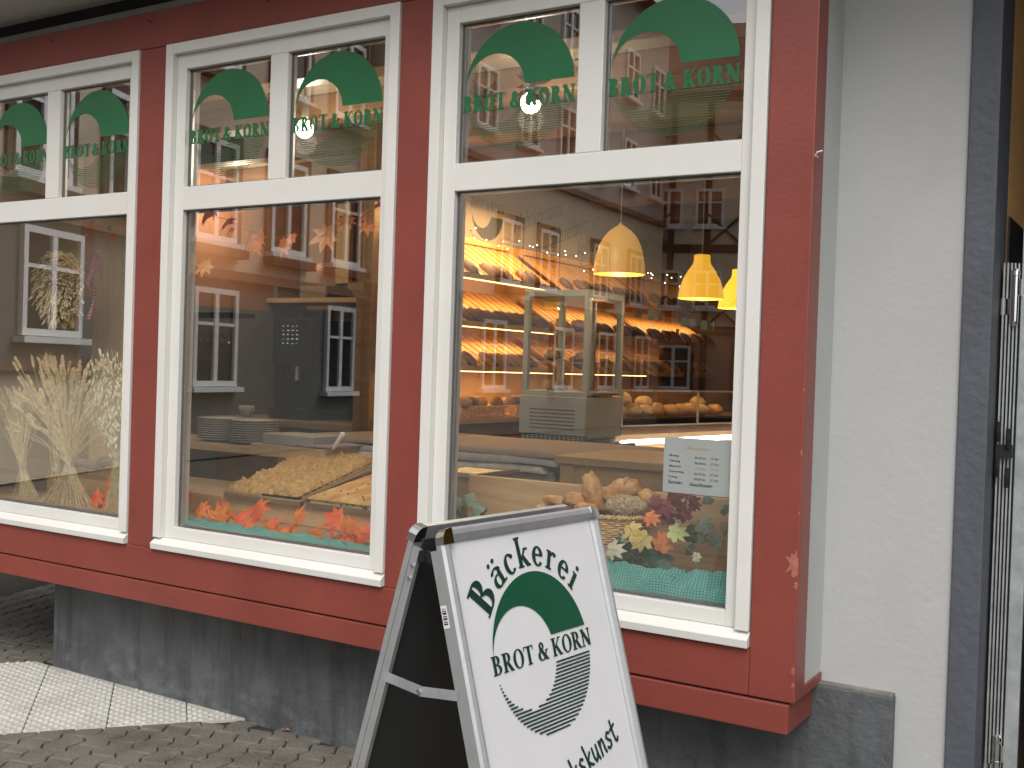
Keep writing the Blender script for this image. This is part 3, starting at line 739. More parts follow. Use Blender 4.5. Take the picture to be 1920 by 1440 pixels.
def garland(lab, cat, leaves, vine, Y, keys, group=None, kind='star', k=1.5, name='leaf_garland'):
    c0 = at(*vine[0], Y) if vine else at(leaves[0][0], leaves[0][1], Y)
    g = thing(name, lab, cat, c0, group)
    if vine:
        P = [at(x, y, Y+rnd.uniform(-.01, .02)) for x, y in vine]; Q = []
        for a, b in zip(P, P[1:]):
            for t in (0, .33, .66): Q.append(a.lerp(b, t)+Vector((0, 0, .006*math.sin(len(Q)*1.3))))
        Q.append(P[-1]); MB().tube(Q, .0013, 5).build('vine', STALK, g, smooth=True)
    for L in leaves:
        x, y, s = L[:3]; key = L[3] if len(L) > 3 else rnd.choice(keys); p = at(x, y, Y+rnd.uniform(-.015, .02))
        leaf(p, pxm(s, p)*k, key, L[4] if len(L) > 4 else kind, g)
    return g
garland('garland of orange red artificial maple leaves along the bottom of the middle window', 'leaf garland',
    [(352, 928, 14), (375, 955, 17), (385, 985, 12), (410, 975, 24), (425, 958, 18), (450, 978, 23), (463, 995, 16), (482, 953, 22), (478, 1000, 14), (503, 988, 20), (515, 1002, 16), (532, 1000, 17),
     (556, 971, 19), (548, 990, 12), (584, 1004, 23), (598, 1012, 14), (632, 972, 24), (650, 990, 20), (660, 1002, 18), (685, 1000, 18), (625, 1020, 16), (652, 1026, 18), (670, 1018, 14), (640, 1012, 10)],
    [(345, 930), (360, 960), (400, 985), (450, 985), (500, 990), (560, 985), (600, 1000), (640, 985), (665, 985), (680, 1010)], .16, ['orange', 'red', 'orange'])
garland('hanging garland of dusky orange leaves across the top of the middle window', 'leaf garland',
    [(386, 405, 20, 'dusk'), (400, 392, 14, 'dusk'), (425, 418, 17, 'dusk'), (432, 432, 12, 'rust'), (470, 445, 20, 'rust'), (488, 440, 19, 'rust'), (478, 462, 14, 'orange'), (532, 457, 18, 'rust'), (548, 446, 13, 'rust'),
     (385, 497, 19, 'apricot'), (612, 440, 24, 'apricot'), (650, 410, 17, 'rust'), (683, 400, 16, 'rust'), (690, 422, 15, 'rust'), (708, 385, 9, 'dusk'), (596, 502, 8, 'rust')],
    [(352, 398), (395, 400), (430, 415), (465, 432), (505, 445), (545, 440), (590, 448), (625, 432), (650, 408), (690, 395), (712, 380)], .11, ['rust'])
garland('red orange leaf spray standing beside the oat bunch in the left window', 'leaf spray',
    [(180, 930, 20, 'red'), (192, 945, 22, 'orange'), (178, 955, 16, 'red'), (205, 915, 16, 'red'), (212, 935, 14, 'orange'), (215, 900, 10, 'red')], [(175, 955), (190, 935), (215, 900)], .22, ['red'], name='leaf_spray')
garland('faded red blossom garland under the top rail of the left window', 'leaf garland',
    [(150, 418, 6, 'dusk'), (163, 440, 7, 'dusk'), (183, 448, 8, 'rust'), (187, 407, 6, 'green'), (205, 425, 9, 'green'), (175, 410, 8, 'green'), (210, 445, 7, 'dusk')], [(140, 410), (165, 430), (190, 440), (225, 415)], .3, ['dusk'], k=1.1)
garland('vine of dark green ivy shaped leaves and stems in front of the bread basket', 'leaf vine',
    [(1205, 1045, 40, 'green', 'ivy'), (1170, 1062, 26, 'green', 'ivy'), (1225, 1072, 24, 'pale', 'ivy'), (1238, 1052, 22, 'green', 'ivy'), (1165, 1020, 17, 'green', 'ivy'), (1185, 1035, 24, 'green', 'ivy'), (1150, 1060, 20, 'green', 'ivy'),
     (1190, 1080, 18, 'pale', 'ivy'), (1240, 1080, 14, 'green', 'ivy'), (1160, 1080, 16, 'green', 'ivy')], [(1135, 1078), (1185, 1058), (1240, 1055), (1290, 1055), (1315, 1045)], .20, ['green'], k=1.15, name='leaf_vine')
garland('spray of yellow cream orange and lime maple leaves over the wicker basket', 'leaf spray',
    [(1183, 992, 26, 'yellow', 'maple'), (1207, 1010, 27, 'yellow', 'maple'), (1173, 1010, 14, 'cream', 'maple'), (1147, 1030, 25, 'cream', 'maple'), (1217, 970, 20, 'rust', 'maple'), (1240, 1023, 27, 'rust', 'maple'), (1264, 997, 24, 'lime', 'maple'), (1306, 1042, 12, 'cream', 'maple')],
    [(1180, 1010), (1210, 985), (1240, 990), (1262, 1005), (1300, 1040)], .17, ['yellow'], k=1.15, name='leaf_spray')
garland('cluster of wine red vine leaves hanging below the opening hours sheet', 'leaf cluster',
    [(1240, 950, 28, 'wine', 'maple'), (1262, 935, 26, 'wine', 'maple'), (1282, 965, 26, 'wine', 'maple'), (1250, 965, 24, 'wine', 'maple'), (1225, 940, 16, 'wine', 'maple'), (1300, 940, 17, 'wine', 'maple'), (1290, 925, 16, 'wine', 'maple')], [(1220, 940), (1260, 950), (1300, 945)], .26, ['wine'], k=1.2, name='leaf_cluster')
garland('pale grey green leaf trail at the right edge of the right window', 'leaf trail',
    [(1305, 990, 24, 'pale', 'ivy'), (1325, 982, 20, 'pale', 'ivy'), (1290, 1000, 18, 'green', 'ivy'), (1345, 1000, 20, 'olive', 'maple'), (1340, 1020, 16, 'pale', 'ivy'), (1358, 985, 13, 'olive', 'maple'), (1357, 955, 12, 'green', 'ivy'), (1315, 1010, 15, 'olive', 'maple'), (1295, 1030, 13, 'green', 'ivy'), (1330, 935, 12, 'pale', 'ivy')], [(1285, 1005), (1320, 1000), (1358, 1005)], .30, ['pale'], k=1.2, name='leaf_trail')
garland('small pale green ivy sprig behind the top left corner of the pavement sign', 'ivy sprig',
    [(858, 945, 15, 'pale', 'ivy'), (876, 938, 14, 'pale', 'ivy'), (890, 955, 14, 'pale', 'ivy'), (865, 962, 14, 'green', 'ivy'), (905, 962, 12, 'green', 'ivy'), (850, 960, 12, 'green', 'ivy')], [(846, 950), (880, 950), (910, 962)], .22, ['pale'], k=1.3, name='ivy_sprig')

# ================================================================ turquoise cloth
def gingham(name, c1, c2, c3, n_, uvaxis=True):
    m = bpy.data.materials.new(name); m.use_nodes = True
    n = m.node_tree.nodes; l = m.node_tree.links; b = n['Principled BSDF']; b.inputs['Roughness'].default_value = .8
    uv = n.new('ShaderNodeUVMap'); sx = n.new('ShaderNodeSeparateXYZ'); l.new(uv.outputs[0], sx.inputs[0])
    fs = []
    for ax in ('X', 'Y'):
        mu = n.new('ShaderNodeMath'); mu.operation = 'MULTIPLY'; mu.inputs[1].default_value = n_; l.new(sx.outputs[ax], mu.inputs[0])
        fr = n.new('ShaderNodeMath'); fr.operation = 'FRACT'; l.new(mu.outputs[0], fr.inputs[0])
        gt = n.new('ShaderNodeMath'); gt.operation = 'GREATER_THAN'; gt.inputs[1].default_value = .5; l.new(fr.outputs[0], gt.inputs[0]); fs.append(gt.outputs[0])
    ad = n.new('ShaderNodeMath'); ad.operation = 'ADD'; l.new(fs[0], ad.inputs[0]); l.new(fs[1], ad.inputs[1])
    hf = n.new('ShaderNodeMath'); hf.operation = 'MULTIPLY'; hf.inputs[1].default_value = .5; l.new(ad.outputs[0], hf.inputs[0])
    r = n.new('ShaderNodeValToRGB'); r.color_ramp.interpolation = 'CONSTANT'; e = r.color_ramp.elements
    e[0].position = 0; e[0].color = (*c1, 1); e[1].position = .4; e[1].color = (*c2, 1); e2 = e.new(.8); e2.color = (*c3, 1)
    l.new(hf.outputs[0], r.inputs[0]); l.new(r.outputs[0], b.inputs['Base Color']); return m
TURQ = gingham('turquoise_gingham', (.24, .52, .46), (.12, .38, .33), (.04, .24, .215), 100)
def cloth(lab, x0, x1, y0, y1, z0, amp, nx, ny, seed, hump=.03, m=TURQ):
    me = MB(); uvs = []
    for i in range(nx+1):
        for j in range(ny+1):
            u = i/nx; v = j/ny; x = x0+(x1-x0)*u; y = y0+(y1-y0)*v
            q = Vector((x*5.5+seed, y*9+.8*math.sin(x*7), seed)); r = 1-abs(noise.noise(q))*2.2; r2 = 1-abs(noise.noise(q*2.3+Vector((4, 1, 0)))*2.2)
            r3 = 1-abs(noise.noise(q*4.1+Vector((1, 7, 0)))*2)
            e_ = min(1, j/6)
            z = z0+hump*math.sin(PI*min(1, v*1.15))**.7*(.65+.5*noise.noise(Vector((x*3, seed, 0))))+amp*max(-.2, r)*.8+amp*.55*r2+amp*.12*r3
            z = .853+(max(.853, z)-.853)*e_
            me.v.append((x+.012*noise.noise(q*1.4), max(y0, y+e_*.016*noise.noise(q*1.2+Vector((9, 9, 9)))), z))
            uvs.append((x, y*1.0+z*.8))
    for i in range(nx):
        for j in range(ny): a = i*(ny+1)+j; me.f.append((a, a+ny+1, a+ny+2, a+1)); me.m.append(0)
    o = me.build('tablecloth', m, None, smooth=True)
    ul = o.data.uv_layers.new(name='UVMap')
    for lp in o.data.loops: ul.data[lp.index].uv = uvs[lp.vertex_index]
    return tag(o, lab, 'cloth')
cloth('rumpled turquoise checked cloth lying along the foot of the right window', -2.36, -1.03, .066, .25, .856, .050, 260, 70, 3.1, .026)
cloth('flat turquoise cloth strip under the orange leaf garland of the middle window', -3.82, -2.52, .08, .20, .848, .016, 200, 30, 8.3, .012)

# ================================================================ wheat, oats
STRAW = mat('straw', (.92, .80, .52), .6, 45, .2, col2=(.60, .47, .24)); EAR = mat('wheat_ear', (.94, .80, .54), .7, 40, .25, col2=(.64, .47, .25)); OAT = mat('oat_grain', (.92, .84, .64), .6, 40, .2)
TWINE = mat('twine', (.45, .50, .46), .8)
def sheaf(lab, base, tie, tops, n, kind, seed, Y, spread=.05):
    R = random.Random(seed); b = at(*base[0], Y); b2 = at(*base[1], Y); t = at(*tie, Y)
    zb = min(b.z, b2.z); g = thing('grain_sheaf', lab, 'sheaf', ((b.x+b2.x)/2, Y, zb), 'dried grain sheaves in the left window')
    st = MB(); er = MB(); T0 = at(*tops[0], Y); T1 = at(*tops[1], Y)
    for k in range(n):
        u = R.random(); p0 = b.lerp(b2, u)+Vector((0, R.uniform(-.04, .04), R.uniform(-.0, .02)))
        pt = t+Vector((R.uniform(-.016, .016), R.uniform(-.013, .013), R.uniform(-.004, .004)))
        f = 1-u if R.random() < .85 else R.random()
        tx = T0.x+(T1.x-T0.x)*min(1, max(0, f+R.uniform(-.28, .28))); tz = T0.z+(T1.z-T0.z)*R.random()**.8 if kind != 'oat' else R.uniform(min(T0.z, T1.z)-.04, max(T0.z, T1.z)+.02)
        p3 = Vector((tx, Y+R.uniform(-spread, spread), tz)); mid = pt.lerp(p3, .55)+Vector((0, 0, .02))
        pts = [p0, p0.lerp(pt, .6)+Vector((0, 0, -.004)), pt, mid, p3]
        st.tube(pts, .0012 if kind != 'oat' else .001, 4, False)
        d = (p3-mid).normalized()
        if kind == 'oat':
            for q in range(7):
                o = p3-d*R.uniform(0, .16)+Vector((R.uniform(-.035, .035), R.uniform(-.03, .03), R.uniform(-.03, .01)))
                dd = Vector((R.uniform(-.4, .4), R.uniform(-.3, .3), -1 if R.random() < .6 else 1)).normalized(); x = dd.orthogonal().normalized(); y = dd.cross(x)
                M = Matrix(((x.x, y.x, dd.x), (x.y, y.y, dd.y), (x.z, y.z, dd.z))); er.blob(o, .0046, .0046, .014, M, 5, 4)
                if q < 3: st.tube([p3-d*.1, o], .0005, 3, False)
        else:
            bend = Vector((math.copysign(1, tx-t.x)*R.uniform(0, .5), R.uniform(-.2, .2), -R.uniform(0, .9))) if R.random() < .5 else Vector((0, 0, 0))
            L = R.uniform(.055, .085); q0 = p3
            for s in range(9):
                dd = (d+bend*(s/9)).normalized(); q0 = q0+dd*L/9; x = dd.orthogonal().normalized(); y = dd.cross(x)
                for sg in (-1, 1):
                    ax = (dd+x*.35*sg if s % 2 else dd+y*.35*sg).normalized(); o_ = ax.orthogonal().normalized(); w_ = ax.cross(o_)
                    M = Matrix(((o_.x, w_.x, ax.x), (o_.y, w_.y, ax.y), (o_.z, w_.z, ax.z)))
                    er.blob(q0+(x if s % 2 else y)*.004*sg, .0036, .0036, .0088, M, 4, 3)
                if kind == 'beard' and s % 2 == 0: st.tube([q0, q0+(dd+x*R.uniform(-.5, .5)+y*R.uniform(-.5, .5))*.05], [.0004, .0002], 3, False)
    st.build('straw', STRAW, g, smooth=True); er.build('ears', OAT if kind == 'oat' else EAR, g, smooth=True)
    tw = MB(); 
    for k in range(4): tw.tube([t+Vector((.021*math.cos(a), .018*math.sin(a), -.006+.004*k)) for a in [2*PI*j/14 for j in range(15)]], .0016, 5, False)
    tw.build('tie', TWINE, g, smooth=True); return g
sheaf('short wheat sheaf with drooping ears at the left edge of the photo', ((26, 950), (72, 950)), (42, 876), ((-12, 745), (72, 775)), 70, 'wheat', 1, .24)
sheaf('widest wheat sheaf with fanned straw tied in the middle of the left window', ((72, 955), (168, 962)), (130, 870), ((58, 815), (205, 700)), 115, 'wheat', 2, .17, .08)
sheaf('upright sheaf of pale oats nearest the right jamb of the left window', ((200, 962), (234, 968)), (220, 856), ((176, 765), (236, 660)), 95, 'oat', 3, .17)
sheaf('pair of tall bent wheat stalks between the short sheaf and the wide sheaf', ((95, 900), (110, 905)), (104, 880), ((60, 720), (150, 690)), 14, 'beard', 5, .30)
# wreath of ears
wc = at(116, 538, .34); wr = thing('wheat_wreath', 'round wreath of pale wheat ears hanging in the left window', 'wreath', wc)
RW = pxm(47, wc); m = MB(); s2 = MB(); R = random.Random(4)
for k in range(1150):
    a = R.uniform(0, 2*PI); rr = RW*R.uniform(.25, 1.2); dep = R.uniform(-.05, .03)
    p = wc+Vector((rr*math.cos(a)*.92, dep, rr*math.sin(a)*1.12)); d = Vector((.75*math.cos(a+.8)+R.uniform(-.35, .35), R.uniform(-.7, .0), .6*math.sin(a+.8)+R.uniform(-.35, .35)-.55)).normalized()
    x = d.orthogonal().normalized(); y = d.cross(x); q = p
    for s in range(5):
        q = q+d*.0105
        ax = (d+(x if s % 2 else y)*R.choice((-.3, .3))).normalized(); o_ = ax.orthogonal().normalized(); w_ = ax.cross(o_)
        m.blob(q, .0055, .0055, .0105, Matrix(((o_.x, w_.x, ax.x), (o_.y, w_.y, ax.y), (o_.z, w_.z, ax.z))), 4, 3)
    s2.tube([p-d*.05, p], .0009, 3, False)
m.build('ears', EAR, wr, smooth=True); s2.build('straw', STRAW, wr)
RIB = gingham('red_gingham', (.62, .50, .48), (.50, .12, .16), (.36, .03, .07), 130)
def ribbon(pts, w_, Y, parent, seed=0):
    P = [at(x, y, Y) for x, y in pts]; m = MB(); uvs = []; L = 0; Q = []
    for a, b in zip(P, P[1:]):
        for t in range(5): Q.append(a.lerp(b, t/5))
    for k, p in enumerate(Q):
        tw = .6*math.sin(k*.35+seed)
        for s in (-.5, .5): m.v.append((p.x+s*w_*math.cos(tw), p.y+s*w_*math.sin(tw)+.01*math.sin(k*.5+seed), p.z)); uvs.append((s*w_, k*.012))
    for k in range(len(Q)-1): a = 2*k; m.f.append((a, a+1, a+3, a+2)); m.m.append(0)
    o = m.build('ribbon', RIB, parent, smooth=True); ul = o.data.uv_layers.new(name='UVMap')
    for lp in o.data.loops: ul.data[lp.index].uv = uvs[lp.vertex_index]
    so_ = o.modifiers.new('thick', 'SOLIDIFY'); so_.thickness = .0008
ribbon([(181, 470), (178, 500), (168, 530), (172, 560), (163, 610)], .030, .30, wr); ribbon([(180, 470), (172, 505), (176, 540), (170, 590)], .026, .32, wr, 2)
MB().tube([at(158, 400, .34), at(158, 500, .34)], .0012, 4).build('cord', STALK, wr)
# heart ornament
hc = at(143, 658, .33); ht = MB(); n = 20; pr = []
for k in range(n):
    t = 2*PI*k/n; pr.append((16*math.sin(t)**3, 13*math.cos(t)-5*math.cos(2*t)-2*math.cos(3*t)-math.cos(4*t)))
sc_ = pxm(9, hc)/16
ho = thing('heart_pendant', 'small grey metal heart pendant hanging under the wheat wreath', 'pendant', hc)
ht.poly([hc+Vector((x*sc_*.9, -.003, y*sc_*1.5)) for x, y in pr], (0, 1, 0), .006); ht.build('heart', mat('pewter', (.16, .155, .14), .4, metal=.6), ho, bevel=.001)
MB().tube([hc+Vector((0, 0, .02)), hc+Vector((.001, 0, .05)), at(143, 600, .33)], .001, 4).build('cord', STALK, ho)
# cardboard box with print
bx0 = at(112, 845, .75); bx = MB(); Mx = Matrix.Translation(bx0) @ Matrix.Rotation(.12, 4, 'Z')
bxo = thing('cardboard_box', 'brown cardboard box with printed letters behind the wheat sheaves', 'box', bx0)
CARD = mat('cardboard', (.30, .21, .12), .85, 8, .12)
bx.box(0, .46, 0, .3, 0, .16, Mx); bx.build('carton', CARD, bxo, bevel=.004)
font_mesh('er', .10, Mx @ Vector((.20, -.001, .05)), (Mx.to_3x3() @ Vector((1, 0, 0))), (0, 0, 1), (0, -1, 0), bxo, 'print', mat('print_black', (.03, .03, .03), .6), bold=.002, sx=1.1)
sk = MB(); 
for k in range(4): sk.blob(at(150+k*26, 868+4*math.sin(k*2), .45), .07, .05, .025, None, 12, 7, .3, k)
tag(sk.build('linen_sack', mat('grey_sack', (.20, .175, .14), .9, 30, .2), smooth=True), 'grey folded linen sack lying behind the oat bunch', 'sack')

# ================================================================ cakes on trays (middle window)
CRUMB = mat('crumble', (.66, .44, .16), .8, 38, .3, .6, 120, col2=(.40, .21, .07)); POPPY = mat('dark_filling', (.022, .017, .016), .7, 60, .3)
DOUGH = mat('dough', (.56, .36, .17), .8, 30, .15); CUST = mat('custard', (.74, .52, .18), .5, 22, .2, stretch=(1, .35, 1), col2=(.46, .18, .05)); BERRY = mat('berry', (.05, .015, .025), .4)
def cake_tray(lab, clab, x0, x1, y0, L, rise, kind, seed):
    tau = math.atan2(rise, L); M = Matrix.Translation((x0, y0, .937)) @ Matrix.Rotation(tau, 4, 'X'); w_ = x1-x0
    t = thing('baking_tray', lab, 'baking tray', (x0, y0, .937))
    m = MB(); m.box(0, w_, 0, L, 0, .003, M); m.box(0, w_, -.003, 0, 0, .021, M); m.box(-.003, 0, 0, L, 0, .021, M); m.box(w_, w_+.003, 0, L, 0, .021, M); m.box(0, w_, L, L+.003, 0, .021, M)
    m.build('tray', METAL, t, bevel=.001)
    p = MB(); p.poly([(x0+.03, y0+.25, .936), (x0+.03, y0+L*.97, .936), (x0+.03, y0+L*.97, .936+rise*.93), (x0+.03, y0+.25, .936+rise*.25/L-.004)], (1, 0, 0), w_-.06); p.build('wedge', WOODL, t, fix=True)
    c = thing('sheet_cake', clab, 'cake', (x0, y0, .945)); b = MB()
    b.box(.012, w_-.012, .010, L-.02, .004, .022, M); b.build('base', DOUGH, c, bevel=.003)
    f = MB(); f.box(.016, w_-.014, .014, L-.024, .0225, .038 if kind == 'crumb' else .034, M); f.build('filling', POPPY if kind == 'crumb' else DOUGH, c, bevel=.002)
    nx, ny = (150, 190) if kind == 'crumb' else (60, 90); g = MB()
    for i in range(nx+1):
        for j in range(ny+1):
            u = i/nx; v = j/ny; X = .010+(w_-.022)*u; Y = .008+(L-.03)*v; q = Vector((X*1, Y, seed))
            e = min(u, 1-u)*w_; e2 = min(v, 1-v)*L; ed = min(e, e2)
            if kind == 'crumb':
                if u > .5 and v < .04: ed = 0      # cut face at the front right
                d1 = noise.voronoi(q*36)[0][0]; d2 = noise.voronoi(q*105+Vector((3, 3, 3)))[0][0]
                h = .044+.028*max(0, 1-d1*1.5)+.006*max(0, 1-d2*1.5)+.006*noise.noise(q*14)
                h = .024+(h-.024)*min(1, (ed/.012))**.5 if not (u > .5 and v < .04) else .039+.004*noise.noise(q*80)
            else:
                s = .5+.5*math.sin((X*1.0+Y*.55)*120+3*noise.noise(q*9)); h = .036+.010*min(1, ed/.02)**.5+.003*s*(noise.noise(q*20)+.4)
            g.v.append(tuple(M @ Vector((X, Y, h))))
    for i in range(nx):
        for j in range(ny): a = i*(ny+1)+j; g.f.append((a, a+ny+1, a+ny+2, a+1)); g.m.append(0)
    g.build('crumble_top' if kind == 'crumb' else 'custard_top', CRUMB if kind == 'crumb' else CUST, c, smooth=True)
    s = MB(); R = random.Random(seed)
    for k in range(26 if kind == 'crumb' else 34):
        if kind == 'crumb': X, Y, Z = R.uniform(.03, w_-.03), R.uniform(.03, L-.05), .054
        else: X, Y, Z = (R.uniform(.01, w_-.02), .010, R.uniform(.020, .034)) if k < 12 else (R.uniform(.02, w_-.03), R.uniform(.02, L-.05), .047)
        s.blob(M @ Vector((X, Y, Z)), .003+.004*(kind != 'crumb'), .003, .0025+.002*(kind != 'crumb'), None, 6, 4)
    s.build('berries', BERRY, c, smooth=True)
    return M
Mc = cake_tray('metal baking tray under the tall crumble sheet cake', 'thick golden crumble sheet cake with dark poppy filling on a tray', -3.826, -3.35, .42, .62, .155, 'crumb', 2)
cake_tray('metal baking tray under the low yellow custard cake at the right jamb', 'low yellow custard sheet cake with dark berries beside the crumble cake', -3.335, -2.88, .43, .60, .10, 'custard', 5)
cs_ = thing('cake_server', 'white handled cake server stuck upright behind the crumble cake', 'cake server', at(630, 842, .92))
a, b = at(624, 842, .92), at(644, 812, .92)
MB().tube([a, a.lerp(b, .15), a.lerp(b, .6), a.lerp(b, .97), b], [.008, .010, .012, .014, .009], 10).build('handle', mat('white_plastic', (.75, .74, .70), .3), cs_, smooth=True)
MB().bar(a, a-(b-a)*1.2, .03, .0015).build('blade', METAL, cs_)

# ================================================================ shelf with plates, wooden tray, boxes
sh = thing('plate_shelf', 'pale wooden plate shelf behind the baking trays in the middle window', 'shelf', (-4.2, 1.1, .5))
MB().box(-5.3, -3.35, .95, 1.40, 1.085, 1.125).build('board', WOODL, sh, bevel=.003)
for x in (-5.2, -4.05, -3.42): MB().box(x, x+.05, 1.0, 1.35, .50, 1.0845).build('leg', WOODL, sh)
PLT = mat('china', (.62, .62, .59), .12)
def plate_proto():
    m = MB(); m.lathe([(0, 0), (.062, 0), (.066, .003), (.085, .006), (.136, .0165), (.138, .0185), (.134, .019), (.085, .009), (.07, .006), (0, .006)], 36, cap=False); return m
pp0 = None
for s, (cx, n) in enumerate(((-4.60, 10), (-4.355, 10))):
    for k in range(n):
        lab = {0: 'lowest', n-1: 'topmost'}.get(k, 'white china plate in the stack')
        side = ('left', 'right')[s]
        L = f'{lab} white china plate of the {side} stack on the wooden shelf' if k in (0, n-1) else f'white china plate within the {side} stack on the wooden shelf'
        if pp0 is None: o = plate_proto().build('plate', PLT, None, smooth=True); pp0 = o
        else: o = pp0.copy(); COL.objects.link(o)
        o.location = (cx+rnd.uniform(-.002, .002), 1.13, 1.1255+k*.0126); tag(o, L, 'plate', ('plates in the left stack' if s == 0 else 'plates in the right stack'))

wt = thing('wooden_tray', 'shallow wooden tray box standing on the shelf right of the plates', 'tray', (-4.0, 1.0, 1.126))
m = MB(); x0, x1, y0, y1, z0, z1 = -4.13, -3.62, .88, 1.22, 1.095, 1.152
m.box(x0, x1, y0, y0+.018, z0, z1); m.box(x0, x1, y1-.018, y1, z0, z1); m.box(x0, x0+.018, y0+.018, y1-.018, z0, z1); m.box(x1-.018, x1, y0+.018, y1-.018, z0, z1); m.box(x0, x1, y0, y1, z0-.003, z0)
m.build('tray', WOODL, wt, bevel=.002)
tag(MB().box(-4.09, -3.74, .93, 1.16, 1.13, 1.205).build('paper_box', mat('grey_carton', (.30, .29, .27), .8, 8, .1), bevel=.003), 'flat grey carton with napkins lying in the wooden tray', 'box')
tag(MB().box(-3.92, -3.60, .90, 1.19, 1.155, 1.165).build('checked_napkin', mat('napkin', (.28, .22, .25), .8, 60, .5), bevel=.002), 'dark checked napkin folded over the edge of the wooden tray', 'napkin')
# counter with coffee machine
ct = thing('coffee_counter', 'wooden counter carrying the black coffee machine', 'counter', (-6.0, 3.1, .5))
MB().box(-6.34, -4.9, 2.7, 3.55, 1.10, 1.15).build('counter_top', WOODL, ct, bevel=.004)
MB().box(-6.33, -4.95, 2.75, 3.5, .50, 1.099).build('cabinet', mat('warm_cabinet', (.30, .15, .05), .5, 5, .1), ct)
cm = thing('coffee_machine', 'tall black coffee machine with lit selection panel on the counter', 'coffee machine', (-6.15, 3.1, 1.15))
a = at(512, 597, 2.85); b = at(580, 690, 2.85)
m = MB(); m.box(a.x, b.x+.02, 2.85, 3.35, 1.55, a.z); m.box(a.x, b.x+.02, 3.08, 3.35, 1.23, 1.55); m.box(a.x, b.x+.02, 2.83, 3.35, 1.15, 1.23); m.box(a.x, a.x+.08, 2.88, 3.08, 1.23, 1.55)
m.build('housing', BLACK, cm, bevel=.006)
m = MB(); m.tube([((a.x+b.x)/2, 2.93, 1.56), ((a.x+b.x)/2, 2.93, 1.44)], .03, 12); m.build('spout', METAL, cm)
m = MB(); q0 = at(530, 612, 2.845); q1 = at(556, 645, 2.845); rr = random.Random(3)
for r in range(5):
    for c_ in range(4):
        z = q0.z+(q1.z-q0.z)*r/4; x = q0.x+(q1.x-q0.x)*c_/3.2
        w_ = rr.uniform(.006, .024); m.box(x, x+w_, 2.8462, 2.8475, z, z+rr.uniform(.004, .010))
m.build('display_signs', emis('panel_light', (.9, .95, 1), .35), cm)
cup = thing('cup', 'white china cup standing on the counter left of the coffee machine', 'cup', at(462, 777, 2.8))
c0 = at(462, 777, 2.8); c0.z = 1.151; M = Matrix.Translation(c0)
MB().lathe([(0, 0), (.028, 0), (.03, .006), (.05, .03), (.064, .085), (.061, .085), (.047, .032), (0, .012)], 24, M, False).build('bowl', PLT, cup, smooth=True)
MB().tube([c0+Vector((.055, 0, .065)), c0+Vector((.078, 0, .07)), c0+Vector((.08, 0, .045)), c0+Vector((.05, 0, .03))], .005, 8).build('handle', PLT, cup, smooth=True)
# baskets and boxes on the rail of the back wall, hanging glasses
BASK = mat('wicker_grey', (.20, .17, .13), .85, 60, .35)
for (p0, p1, lab) in (((405, 570), (465, 528), 'grey wicker box left on the high shelf above the plates'), ((470, 570), (520, 535), 'smaller grey box right on the high shelf above the plates'), ((560, 575), (612, 535), 'grey carton standing on the high shelf above the coffee machine')):
    u = at(*p0, 3.3); v = at(*p1, 3.3); tag(MB().box(u.x, v.x, 3.3, 3.58, 2.09, v.z).build('storage_box', BASK, bevel=.01), lab, 'box')
hs_ = thing('wall_shelf', 'high wall shelf with storage boxes above the coffee machine', 'shelf', (-6.5, 3.45, 2.05))
MB().box(-6.34, -4.9, 3.22, 3.598, 2.05, 2.088).build('board', WOODL, hs_, bevel=.003)
gr = thing('glass_rack', 'rack of hanging wine glasses left of the coffee machine', 'glass rack', (-6.3, 2.6, 1.9))
q0 = at(378, 600, 2.35); q1 = at(430, 600, 2.35)
MB().box(-6.345, q1.x+.1, 2.25, 2.5, q0.z+.02, q0.z+.05).build('rail', IRON, gr)
for k in range(5):
    c0 = Vector((q0.x+(q1.x-q0.x)*k/4, 2.35, q0.z)); M = Matrix.Translation(c0) @ Matrix.Rotation(PI, 4, 'X')
    MB().lathe([(.034, -.012), (.034, -.009), (.004, -.002), (.004, .08), (.012, .09), (.036, .12), (.038, .15), (.030, .19), (.028, .19), (.036, .15), (.034, .121), (0, .095)], 16, M, False).build('wine_glass', FGLASS, gr, smooth=True)

# ================================================================ right window: fridge, table, cloth stack
FRW = mat('fridge_enamel', (.33, .39, .40), .35, 3, .03)
f = thing('display_fridge', 'pale grey countertop display fridge with glass doors and louvred base', 'fridge', (-3.19, 2.65, 1.18))
x0, x1, y0, y1, zb, zt = -3.41, -2.965, 2.40, 2.86, 1.185, 2.06
m = MB(); t_ = .035
for (a, b) in ((x0, y0), (x1-t_, y0), (x0, y1-t_), (x1-t_, y1-t_)): m.box(a, a+t_, b, b+t_, 1.46, zt-.04)
m.box(x0, x1, y0, y1, zt-.04, zt); m.box(x0, x1, y0, y0+.006, 1.43, 1.46); m.box(x0, x1, y0+.006, y1, 1.44, 1.46)
m.build('body', FRW, f, bevel=.004)
m = MB(); m.box(x0-.004, x1+.002, y0-.012, y1, 1.20, 1.4295); m.build('lower_panel', FRW, f, bevel=.005)
m = MB()
for k in range(6): m.box(x0+.07, x1-.07, y0-.0128, y0-.0122, 1.235+k*.022, 1.242+k*.022)
m.build('louvres', mat('vent_shadow', (.10, .10, .085), .7), f)
m = MB()
m.box(x0+.02, x1-.02, y0, y1-.02, 1.15, 1.1995); m.build('base_grille', BLACK, f)
m = MB()
for k in range(4): m.box(x0+.01, x1-.005, y0-.004, y0-.0005, 1.155+k*.012, 1.159+k*.012); m.box(x1-.0195, x1-.016, y0+.02, y1-.03, 1.155+k*.012, 1.159+k*.012)
for k in range(14): m.box(x0+.02+k*.031, x0+.026+k*.031, y0-.0035, y0-.001, 1.15, 1.2)
m.build('grille_bars', FRW, f)
